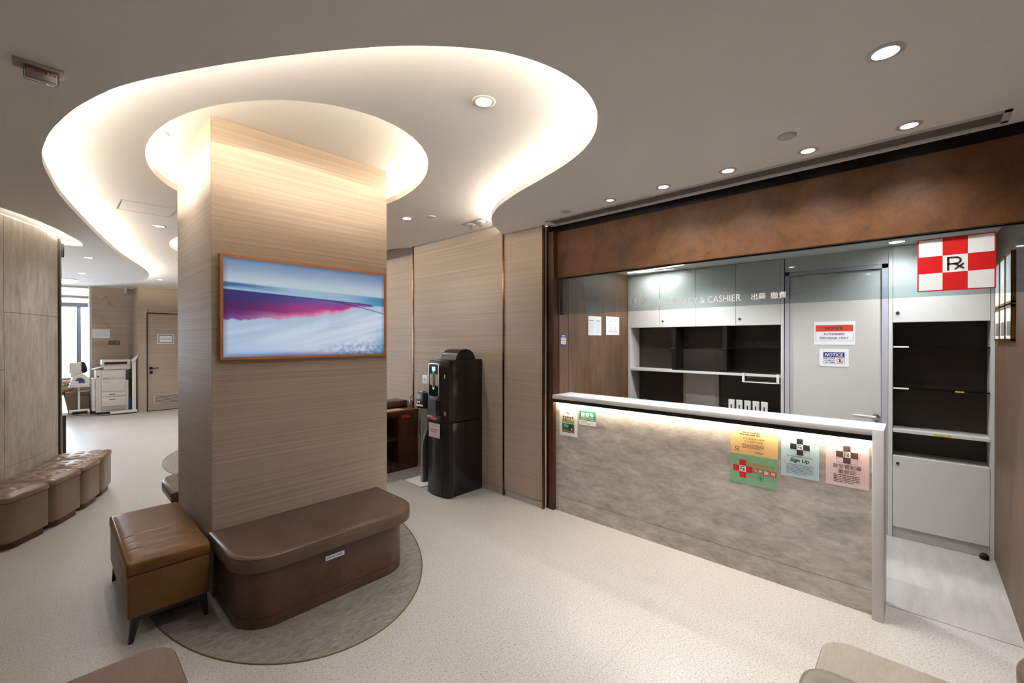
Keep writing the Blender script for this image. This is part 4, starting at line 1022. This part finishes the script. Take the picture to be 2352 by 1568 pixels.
# control panel with chrome surround
def ring_frame(bm, x, y0, y1, z0, z1, r, t_, dx):
    o_ = rrect(y0, y1, z0, z1, r, 6); i_ = rrect(y0 + t_, y1 - t_, z0 + t_, z1 - t_, max(.004, r - t_), 6)
    vo = [bm.verts.new((x, a, b_)) for a, b_ in o_]; vi = [bm.verts.new((x, a, b_)) for a, b_ in i_]
    wo = [bm.verts.new((x + dx, a, b_)) for a, b_ in o_]; wi = [bm.verts.new((x + dx, a, b_)) for a, b_ in i_]
    m = len(o_)
    for k in range(m):
        j = (k + 1) % m
        for q in ((vo[k], vo[j], vi[j], vi[k]), (wo[k], wo[j], vo[j], vo[k]), (vi[k], vi[j], wi[j], wi[k])): bm.faces.new(q)
bm = bmesh.new(); ring_frame(bm, 2.772, 3.640, 3.822, 1.045, 1.405, .03, .010, .03); cp = link(bm, 'panel_surround', 'chrome', t)
boxpart(cp, 'panel', 'black_gloss', 2.776, 2.80, 3.648, 3.814, 1.053, 1.397)
boxpart(cp, 'display', 'led_blue', 2.7745, 2.777, 3.705, 3.76, 1.325, 1.368)
for i, y in enumerate((3.665, 3.685, 3.755, 3.775, 3.79)): boxpart(cp, 'drink_picture', ('yellow', 'skin', 'orange_ink', 'paper', 'ink_brown')[i], 2.7748, 2.777, y, y + .016, 1.165 + .01 * (i % 2), 1.29)
bm = bmesh.new()
for y in (3.722, 3.745): box(bm, 2.774, 2.777, y, y + .004, 1.14, 1.31)
link(bm, 'glow_line', 'plastic_white', cp, smooth=0)
for z in (1.315, 1.13): boxpart(cp, 'green_light', 'led_green', 2.773, 2.777, 3.728, 3.742, z, z + .016)
boxpart(t, 'dispense_recess', 'ink', 2.779, 2.80, 3.640, 3.805, .862, 1.015); boxpart(t, 'recess_glass', 'black_gloss', 2.7765, 2.779, 3.64, 3.70, .862, 1.015)
boxpart(t, 'drip_tray', 'black_satin', 2.755, 2.80, 3.630, 3.82, .800, .850, bev=.004)
boxpart(t, 'warning_label', 'red_label', 2.7535, 2.756, 3.645, 3.765, .815, .838)
boxpart(t, 'side_label', 'gold', 2.800, 2.8035, 3.555, 3.590, .86, .905); boxpart(t, 'logo', 'gold', 2.7985, 2.802, 3.566, 3.584, 1.25, 1.29)
boxpart(t, 'price_strip', 'plastic_grey', 2.795, 2.799, 3.835, 3.870, 1.08, 1.30)
s_ = Sheet('taped_note', 'pink paper note taped to the front of the drinks machine', 'note', (2.780, 3.822, .770), *FX, .190, .150, 'paper_pink', .001)
s_.rect(0, 0, .19, .045, 'pink_paper', 'band'); s_.rect(0, .11, .19, .04, 'pink_paper', 'band'); s_.lines(.03, .062, .13, 2, .024, .010, 'ink_grey'); s_.done()
# slim water cooler and mat
t = thing('water_cooler', 'slim black and silver water cooler behind the drinks machine', 'water cooler', (3.12, 4.20, 0))
boxpart(t, 'body', 'black_gloss', 3.00, 3.27, 4.115, 4.285, .006, 1.0, bev=.006)
bm = bmesh.new(); loft(bm, rrect(2.925, 3.27, 4.105, 4.295, .05, 6), [(.004, .862), (0, .868), (0, 1.03), (.01, 1.045)]); hd = link(bm, 'head', 'black_satin', t)
boxpart(hd, 'label_strip', 'paper', 2.922, 2.926, 4.14, 4.27, .885, .905); boxpart(hd, 'red_light', 'led_red', 2.9215, 2.925, 4.235, 4.243, .925, .937); boxpart(hd, 'green_light', 'led_green', 2.9215, 2.925, 4.205, 4.213, .925, .937); boxpart(hd, 'tap_lever', 'silver', 2.93, 2.97, 4.15, 4.22, 1.045, 1.06)
bm = bmesh.new(); prof = [(.86, .088), (.70, .086), (.62, .078), (.55, .050), (.48, .026), (.40, .018), (.10, .018), (.05, .022), (.01, .040)]
pr = None
for z, hw in prof:
    r_ = [bm.verts.new((x, 4.20 + s * hw, z)) for x, s in ((3.0, -1), (2.955, -.8), (2.940, 0), (2.955, .8), (3.0, 1))]
    if pr:
        for k in range(4): bm.faces.new((pr[k], pr[k + 1], r_[k + 1], r_[k]))
    pr = r_
link(bm, 'front_shell', 'silver', t, smooth=60)
t = thing('floor_mat', 'white absorbent mat with blue edge under the water cooler', 'mat', (3.03, 4.22, 0))
boxpart(t, 'sheet', 'mat_white', 2.845, 3.25, 4.06, 4.40, .0005, .004); boxpart(t, 'edge', 'teal_edge', 2.83, 3.26, 4.03, 4.06, .0005, .004); boxpart(t, 'edge', 'teal_edge', 2.83, 3.26, 4.40, 4.43, .0005, .004)
t = thing('wall_socket', 'white wall socket plate on the ribbed wall behind the drinks machine', 'socket', (3.295, 4.58, 1.09))
boxpart(t, 'plate', 'plastic_white', 3.287, 3.2955, 4.52, 4.66, 1.09, 1.20, bev=.002); boxpart(t, 'switch', 'plastic_grey', 3.284, 3.288, 4.60, 4.625, 1.13, 1.16)

# ================================================================== LOW CABINET IN THE ALCOVE
t = thing('low_cabinet', 'dark wooden low cabinet with open niches behind the column', 'cabinet', (2.8, 5.1, 0))
boxpart(t, 'top', 'walnut', 2.0, 3.283, 4.75, 5.60, .715, .755); boxpart(t, 'top_extension', 'walnut', 3.283, 3.615, 4.885, 5.60, .715, .755)
boxpart(t, 'face_panel', 'walnut_dark', 2.99, 3.283, 4.76, 4.785, .0, .715); boxpart(t, 'side', 'walnut_dark', 2.99, 3.015, 4.785, 5.5, .05, .715); boxpart(t, 'side', 'walnut_dark', 2.40, 2.43, 4.76, 5.5, 0, .715)
boxpart(t, 'shelf', 'walnut_dark', 2.43, 2.99, 4.775, 5.4, .385, .410); boxpart(t, 'plinth', 'walnut_dark', 2.43, 2.99, 4.765, 5.4, 0, .095); boxpart(t, 'back', 'walnut_dark', 2.43, 2.99, 5.4, 5.42, .09, .715); boxpart(t, 'rail', 'walnut_dark', 2.43, 2.99, 4.765, 4.785, .68, .715)
s_ = Sheet('red_sticker', 'small red sticker on the dark low cabinet', 'sticker', (3.04, 4.7598, .698), *FY, .125, .036, 'red_label', .001); s_.border(.004, .003, .117, .030, .002, 'red_print'); s_.rect(.015, .013, .095, .010, 'ink_brown', 'lettering_band'); s_.done()
t = thing('leather_box', 'dark brown leather covered box lying on the low cabinet', 'box', (3.12, 5.12, .755))
boxpart(t, 'body', 'leather_taupe', 2.80, 3.275, 4.98, 5.25, .772, .850, bev=.012, seg=3); boxpart(t, 'edge', 'black_satin', 2.805, 3.27, 4.985, 5.245, .757, .772)
s_ = Sheet('paper_sheet', 'tan paper lying in front of the leather box', 'paper', (3.12, 4.97, .7552), (-1, 0, 0), (0, 1, 0), (0, 0, 1), .45, .16, 'skin', .001); s_.done()
t = thing('power_adapter', 'black power adapter with white tag and cables on the low cabinet', 'power adapter', (3.42, 5.05, .755))
boxpart(t, 'block', 'black_satin', 3.40, 3.45, 5.02, 5.07, .80, .87, bev=.004); boxpart(t, 'tag', 'plastic_white', 3.34, 3.40, 5.02, 5.05, .775, .84, bev=.006); boxpart(t, 'foot', 'black_satin', 3.39, 3.46, 5.01, 5.08, .756, .80)
bm = bmesh.new(); tube(bm, smooth_path([(3.42, 5.04, .87), (3.36, 5.0, .895), (3.31, 4.98, .86), (3.33, 4.94, .79), (3.29, 4.85, .762), (3.255, 4.79, .76)], 6), .004, 6); link(bm, 'cable', 'wire_black', t)

# ================================================================== FAR END: SERVER ROOM DOOR
d = struct(link(B(1.548, 2.448, 13.02, 13.06, .012, 2.268), 'door_2', 'wall_ribbed', smooth=0))
bm = bmesh.new(); box(bm, 1.530, 1.548, 12.992, 13.09, 0, 2.288); box(bm, 2.448, 2.466, 12.992, 13.09, 0, 2.288); box(bm, 1.530, 2.466, 12.992, 13.09, 2.268, 2.290); link(bm, 'door_frame', 'black_metal', d, smooth=0)
link(B(1.548, 2.448, 12.992, 13.05, 0, .012), 'threshold', 'black_metal', d)
bm = bmesh.new(); lathe(bm, [(.032, 0), (.032, -.010), (.012, -.012), (.012, -.05)], (1.610, 13.02, .998), 20, 'y'); h_ = link(bm, 'door_handle', 'black_metal', d)
bm = bmesh.new(); tube(bm, [(1.61, 12.97, .998), (1.67, 12.968, 1.0), (1.745, 12.97, 1.0)], .010, 10); link(bm, 'lever', 'black_metal', h_)
bm = bmesh.new(); lathe(bm, [(.030, 0), (.030, -.012), (.014, -.014)], (1.612, 13.02, .900), 20, 'y'); link(bm, 'lock', 'black_metal', d)
bm = bmesh.new()
for a in ((1.662, 2.34, .352, .368), (1.662, 2.34, .155, .172), (1.662, 1.68, .155, .368), (2.322, 2.34, .155, .368)): box(bm, a[0], a[1], 13.008, 13.022, a[2], a[3])
gr = link(bm, 'vent_frame', 'cream_lam', d, smooth=0)
for k in range(6): link(B(1.68, 2.322, 13.010, 13.021, .186 + k * .028, .200 + k * .028), 'vent_slat', 'cream_lam', gr)
link(B(1.675, 2.33, 13.0185, 13.0205, .165, .36), 'vent_back', 'ink_brown', gr)
s_ = Sheet('room_sign', 'white SERVER ROOM sign with patterned border on the far door', 'sign', (1.730, 13.0195, 1.786), *FY, .310, .218, 'paper', .002)
s_.border(.015, .014, .28, .19, .022, 'teal_edge'); s_.border(.030, .028, .25, .162, .008, 'ink_grey', 'inner_border', 2); s_.text('SERVER ROOM', .155, .110, .190, .026, 'ink', bold=.01); s_.done()
s_ = Sheet('wall_plan', 'white floor plan sheet on the wall above the copier', 'paper', (.672, 13.899, 1.905), *FY, .297, .205, 'paper', .0015)
s_.border(.08, .06, .14, .08, .002, 'ink_grey', 'plan'); s_.stroke([(.12, .06), (.12, .14)], .002, 'ink_grey', 'plan'); s_.stroke([(.17, .06), (.17, .11), (.22, .11)], .002, 'ink_grey', 'plan'); s_.border(.05, .12, .04, .04, .002, 'ink_grey', 'plan'); s_.rect(.24, .03, .03, .02, 'ink_faint', 'plan'); s_.rect(.24, .12, .03, .015, 'ink_faint', 'plan'); s_.done()
for k, x in enumerate((.945, 1.052)):
    t = thing('light_switch', ('left', 'right')[k] + ' bronze switch plate above the copier', 'switch', (x + .05, 13.9, 1.538), 'switch plates above the copier')
    boxpart(t, 'plate', 'switch_taupe', x, x + .098, 13.888, 13.901, 1.538, 1.640, bev=.003)
    for i in range(1 + k): boxpart(t, 'rocker', 'trim_tan', x + .03 + .03 * i, x + .052 + .03 * i, 13.884, 13.889, 1.575, 1.61)

# ================================================================== COPIER
t = thing('copier', 'large white office copier with paper drawers at the far wall', 'copier', (.98, 13.5, 0))
c0, c1, cy = .690, 1.235, 13.22
boxpart(t, 'base', 'black_satin', c0 + .03, c1 - .02, cy + .02, 13.78, .0, .045)
boxpart(t, 'body', 'copier_white', c0, c1, cy, 13.80, .045, .985, bev=.008)
boxpart(t, 'side_unit', 'plastic_white', c0 - .055, c0, cy + .04, 13.70, .08, .800, bev=.01)
for k in range(4): boxpart(t, 'side_seam', 'copier_grey', c0 - .057, c0 + .06, cy + .038, cy + .046, .10 + .095 * k, .106 + .095 * k)
boxpart(t, 'control_column', 'copier_white', c0 + .0, c0 + .085, cy - .012, cy + .02, .06, .975, bev=.006); boxpart(t, 'side_port', 'dark_grey', c0 + .025, c0 + .055, cy - .015, cy - .010, .825, .865)
d = boxpart(t, 'upper_door', 'copier_white', c0 + .095, c1 - .05, cy - .014, cy + .01, .780, .965, bev=.006); boxpart(d, 'slot', 'dark_grey', c0 + .11, c0 + .21, cy - .016, cy - .012, .795, .803); boxpart(d, 'logo', 'ink_grey', c0 + .26, c0 + .29, cy - .016, cy - .012, .805, .812)
d = boxpart(t, 'front_door', 'copier_white', c0 + .095, c1 - .05, cy - .016, cy + .01, .500, .772, bev=.006); boxpart(d, 'slot', 'dark_grey', c0 + .12, c0 + .21, cy - .018, cy - .014, .715, .722)
for z0, z1 in ((.385, .490), (.170, .375)):
    d = boxpart(t, 'drawer', 'copier_white', c0 + .095, c1 - .05, cy - .018, cy + .01, z0, z1, bev=.006)
    zc = z1 - .055; boxpart(d, 'handle', 'copier_grey', c0 + .21, c0 + .32, cy - .020, cy - .016, zc - .014, zc + .014, bev=.002); boxpart(d, 'handle_gap', 'dark_grey', c0 + .22, c0 + .31, cy - .021, cy - .019, zc - .004, zc + .006)
boxpart(t, 'kick', 'copier_grey', c0 + .095, c1 - .05, cy - .010, cy + .01, .075, .162, bev=.004)
boxpart(t, 'scanner', 'copier_white', c0 + .13, c1 + .04, cy - .02, 13.78, .990, 1.075, bev=.010)
f_ = boxpart(t, 'document_feeder', 'copier_white', c0 + .10, c1 + .04, cy + .0, 13.76, 1.080, 1.205, bev=.016, seg=3); boxpart(f_, 'feed_slot', 'ink', c0 + .14, c1 - .02, cy - .004, cy + .004, 1.105, 1.160, bev=.003); boxpart(f_, 'buttons', 'yellow', c0 + .19, c0 + .20, cy - .003, cy + .003, 1.17, 1.182)
bm = bmesh.new(); quad_pts = [(c0 - .05, 1.005), (c0 + .17, 1.075), (c0 + .17, 1.063), (c0 - .05, .993)]
a = [bm.verts.new((x, cy + .05, z)) for x, z in quad_pts]; b_ = [bm.verts.new((x, 13.62, z)) for x, z in quad_pts]
bm.faces.new(a); bm.faces.new(list(reversed(b_)))
for i in range(4): bm.faces.new((a[i], a[(i + 1) % 4], b_[(i + 1) % 4], b_[i]))
link(bm, 'output_tray', 'copier_white', t, smooth=0)
boxpart(t, 'inner_gears', 'dark_grey', c1 - .045, c1 + .02, cy - .008, cy + .02, .745, .975, bev=.004)
# display stand in front of the copier
t = thing('display_stand', 'white floor stand with slanted top standing in front of the copier', 'stand', (1.15, 13.12, 0))
boxpart(t, 'base', 'plastic_white', .915, 1.370, 13.02, 13.20, .012, .060, bev=.010); boxpart(t, 'base_tray', 'copier_grey', .93, 1.27, 13.03, 13.19, .058, .063)
boxpart(t, 'post', 'plastic_white', 1.285, 1.352, 13.09, 13.13, .055, 1.215, bev=.006)
bm = bmesh.new(); P_ = [(1.270, 1.185), (1.395, 1.325), (1.412, 1.312), (1.352, 1.225), (1.300, 1.165)]
a = [bm.verts.new((x, 13.00, z)) for x, z in P_]; b_ = [bm.verts.new((x, 13.22, z)) for x, z in P_]
bm.faces.new(a); bm.faces.new(list(reversed(b_)))
for i in range(5): bm.faces.new((a[i], a[(i + 1) % 5], b_[(i + 1) % 5], b_[i]))
link(bm, 'slanted_top', 'plastic_white', t, smooth=0)
t = thing('blue_bottle', 'blue cleaning bottle on the floor behind the white floor stand', 'bottle', (1.268, 13.42, 0))
bm = bmesh.new(); lathe(bm, [(.030, 0), (.034, .01), (.034, .26), (.012, .30), (.012, .33)], (1.275, 13.28, 0), 18); link(bm, 'body', 'blue_bottle', t); bm = bmesh.new(); lathe(bm, [(.014, .33), (.014, .36)], (1.275, 13.28, 0), 14); link(bm, 'cap', 'ink', t)
bm = bmesh.new(); tube(bm, smooth_path([(.22, 13.36, .58), (.20, 13.34, .35), (.24, 13.25, .12), (.42, 13.16, .03), (.62, 13.08, .006), (.85, 12.98, .006), (1.1, 12.93, .006), (1.32, 12.96, .006), (1.37, 13.08, .006)], 6), .006, 6)
tag(link(bm, 'power_cable', 'wire_black', loc=(.7, 13.1, 0)), 'thin black cable trailing on the floor below the copier', 'cable')

# ================================================================== BLOOD PRESSURE MONITOR ON TROLLEY
t = thing('monitor_trolley', 'white wheeled trolley carrying the blood pressure monitor', 'trolley', (.44, 13.45, 0))
boxpart(t, 'table_top', 'plastic_white', .275, .610, 13.30, 13.62, .628, .648, bev=.006); boxpart(t, 'pole', 'plastic_white', .418, .452, 13.44, 13.48, .10, .630, bev=.004)
boxpart(t, 'foot_bar', 'plastic_white', .29, .60, 13.43, 13.49, .085, .125, bev=.006)
for x in (.305, .585): boxpart(t, 'foot', 'plastic_white', x - .02, x + .02, 13.30, 13.66, .075, .105, bev=.006)
for x in (.305, .585):
    for y in (13.32, 13.64):
        bm = bmesh.new(); lathe(bm, [(.014, -.014), (.034, -.010), (.034, .010), (.014, .014)], (x, y, .035), 16, 'x'); link(bm, 'caster', 'plastic_grey', t)
t = thing('blood_pressure_monitor', 'white blood pressure monitor with blue arm cuff on the trolley', 'medical device', (.44, 13.46, .648))
boxpart(t, 'base', 'plastic_white', .285, .590, 13.32, 13.58, .650, .705, bev=.012, seg=3)
bm = bmesh.new(); n = 18
Oo = [(.455 + .150 * math.cos(PI * (1 - i / n) * 1.0 - .0), .700 + .215 * math.sin(PI * i / n)) for i in range(n + 1)]
Ii = [(.450 + .085 * math.cos(PI * (1 - i / n)), .715 + .115 * math.sin(PI * i / n)) for i in range(n + 1)]
for y0, y1 in ((13.34, 13.56),):
    fo = [bm.verts.new((x, y0, z)) for x, z in Oo]; fi = [bm.verts.new((x, y0, z)) for x, z in Ii]; bo = [bm.verts.new((x, y1, z)) for x, z in Oo]; bi = [bm.verts.new((x, y1, z)) for x, z in Ii]
    for i in range(n):
        for q in ((fo[i], fo[i + 1], fi[i + 1], fi[i]), (bo[i + 1], bo[i], bi[i], bi[i + 1]), (fo[i + 1], fo[i], bo[i], bo[i + 1]), (fi[i], fi[i + 1], bi[i + 1], bi[i])): bm.faces.new(q)
    for i in (0, n): bm.faces.new((fo[i], fi[i], bi[i], bo[i]))
link(bm, 'arch', 'plastic_white', t, smooth=40)
bm = bmesh.new(); Cc = [(.450 + .084 * math.cos(2 * PI * i / 28), .752 + .090 * math.sin(2 * PI * i / 28)) for i in range(28)]; Cd = [(.450 + .050 * math.cos(2 * PI * i / 28), .748 + .056 * math.sin(2 * PI * i / 28)) for i in range(28)]
a = [bm.verts.new((x, 13.345, z)) for x, z in Cc]; b_ = [bm.verts.new((x, 13.44, z)) for x, z in Cd]
for i in range(28): bm.faces.new((a[i], a[(i + 1) % 28], b_[(i + 1) % 28], b_[i]))
bm.faces.new(b_); link(bm, 'cuff', 'cuff_blue', t)
boxpart(t, 'arm_rest', 'plastic_white', .300, .43, 13.31, 13.36, .70, .76, bev=.015, seg=3)
boxpart(t, 'screen_panel', 'plastic_white', .288, .474, 13.40, 13.46, .925, 1.158, bev=.008); boxpart(t, 'screen_neck', 'plastic_white', .31, .47, 13.42, 13.47, .84, .93, bev=.006)

# ================================================================== WINDOW CORNER: BENCH, PERSON, RECEPTION DESK
t = thing('window_bench', 'brown leather box seat by the window behind the trolley', 'seat', (.45, 13.82, 0))
boxpart(t, 'body', 'leather_brown', .235, .615, 13.68, 13.88, .03, .42, bev=.012, seg=3); boxpart(t, 'cushion', 'leather_brown', .228, .620, 13.67, 13.89, .42, .500, bev=.022, seg=4)
t = thing('sill_bench', 'low padded seat under the window where the person sits', 'seat', (.1, 14.25, 0))
boxpart(t, 'body', 'dark_grey', -.60, .56, 14.0, 14.50, .0, .40, bev=.01); boxpart(t, 'cushion', 'leather_grey', -.61, .57, 13.99, 14.51, .40, .47, bev=.02, seg=3)

def skin_body(name, chain, edges, radii, m, parent, root=0, sub=2):
    me = bpy.data.meshes.new(name); me.from_pydata(chain, edges, []); o = bpy.data.objects.new(name, me); C.objects.link(o)
    o.modifiers.new('s', 'SKIN'); md = o.modifiers.new('u', 'SUBSURF'); md.levels = sub; md.render_levels = sub
    lay = me.skin_vertices[0].data if len(me.skin_vertices) else None
    for i, r in enumerate(radii): lay[i].radius = (r, r) if not isinstance(r, tuple) else r; lay[i].use_root = (i == root)
    dg = bpy.context.evaluated_depsgraph_get(); m2 = bpy.data.meshes.new_from_object(o.evaluated_get(dg)); bpy.data.objects.remove(o)
    bm = bmesh.new(); bm.from_mesh(m2); bpy.data.meshes.remove(m2)
    return link(bm, name, m, parent, smooth=80)
pr_ = thing('person', 'seated person with long dark hair in a patterned dress by the window reading a paper', 'person', (.42, 14.10, .47))
px, py = .465, 14.12
V = [(px, py, .56), (px - .01, py, .70), (px - .02, py, .84), (px - .02, py, .93), (px - .03, py, .99), (px - .04, py, 1.06), (px - .045, py, 1.13),
     (px - .18, py - .09, .55), (px - .40, py - .09, .54), (px - .42, py - .09, .28), (px - .42, py - .09, .06), (px - .52, py - .09, .03),
     (px - .18, py + .09, .55), (px - .40, py + .10, .54), (px - .41, py + .10, .28), (px - .41, py + .10, .06), (px - .51, py + .10, .03),
     (px - .02, py - .15, .90), (px - .05, py - .20, .72), (px - .22, py - .14, .70), (px - .29, py - .11, .72),
     (px - .02, py + .15, .90), (px - .05, py + .20, .72), (px - .22, py + .12, .70), (px - .29, py + .09, .72)]
E_ = [(0, 1), (1, 2), (2, 3), (3, 4), (4, 5), (5, 6), (0, 7), (7, 8), (8, 9), (9, 10), (10, 11), (0, 12), (12, 13), (13, 14), (14, 15), (15, 16), (2, 17), (17, 18), (18, 19), (19, 20), (2, 21), (21, 22), (22, 23), (23, 24)]
Rr = [.13, .115, .125, .07, .048, .085, .075, .085, .065, .05, .036, .03, .085, .065, .05, .036, .03, .055, .042, .034, .026, .055, .042, .034, .026]
skin_body('body', V, E_, Rr, 'skin', pr_)
# dress over torso and lap
Vd = [(px, py, .54), (px - .01, py, .72), (px - .02, py, .86), (px - .20, py, .57), (px - .40, py, .55), (px - .43, py, .36)]
skin_body('dress', Vd, [(0, 1), (1, 2), (0, 3), (3, 4), (4, 5)], [(.17, .15), (.14, .14), (.15, .14), (.14, .13), (.13, .12), (.12, .12)], 'dress', pr_)
for s in (-1, 1): skin_body('sleeve', [(px - .02, py + s * .13, .90), (px - .04, py + s * .19, .78), (px - .10, py + s * .185, .72)], [(0, 1), (1, 2)], [.068, .055, .048], 'dress', pr_)
# hair: cap and a fall down the back
Vh = [(px - .02, py, 1.125), (px + .035, py, 1.08), (px + .060, py, .98), (px + .085, py, .88)]
skin_body('hair', Vh, [(0, 1), (1, 2), (2, 3)], [(.096, .096), (.095, .095), (.075, .085), (.045, .06)], 'hair', pr_)
# fingers of both hands
for s, hy in ((-1, py - .11), (1, py + .09)):
    for k in range(4):
        y = hy + s * (-.018 + .012 * k); ln = (.05, .058, .055, .044)[k]
        skin_body('finger', [(px - .295, y, .722), (px - .295 - ln * .6, y, .735), (px - .295 - ln, y, .722)], [(0, 1), (1, 2)], [.009, .008, .007], 'skin', pr_, sub=1)
    skin_body('thumb', [(px - .285, hy - s * .02, .735), (px - .31, hy - s * .028, .755)], [(0, 1)], [.010, .008], 'skin', pr_, sub=1)
t = thing('reading_paper', 'white sheet held in the hands of the seated person', 'paper', (px - .35, py - .02, .74))
bm = bmesh.new(); a = [bm.verts.new(p) for p in ((px - .36, py - .16, .735), (px - .36, py + .12, .735), (px - .50, py + .12, .86), (px - .50, py - .16, .86))]; b_ = [bm.verts.new(v.co + Vector((.003, 0, .003))) for v in a]
bm.faces.new(a); bm.faces.new(list(reversed(b_)))
for i in range(4): bm.faces.new((a[i], a[(i + 1) % 4], b_[(i + 1) % 4], b_[i]))
link(bm, 'sheet', 'paper', t, smooth=0)
t = thing('reception_desk', 'dark reception desk end with white top brightened for window reflection beyond the curved stone wall', 'desk', (-.6, 9.2, 0))
boxpart(t, 'top', 'window_lit_white', -1.6, .160, 7.92, 10.5, .690, .720, bev=.003); boxpart(t, 'front_panel', 'dark_lam', -1.58, .140, 7.95, 7.98, 0, .690); boxpart(t, 'end_panel', 'dark_lam', .11, .140, 7.98, 10.48, 0, .690)
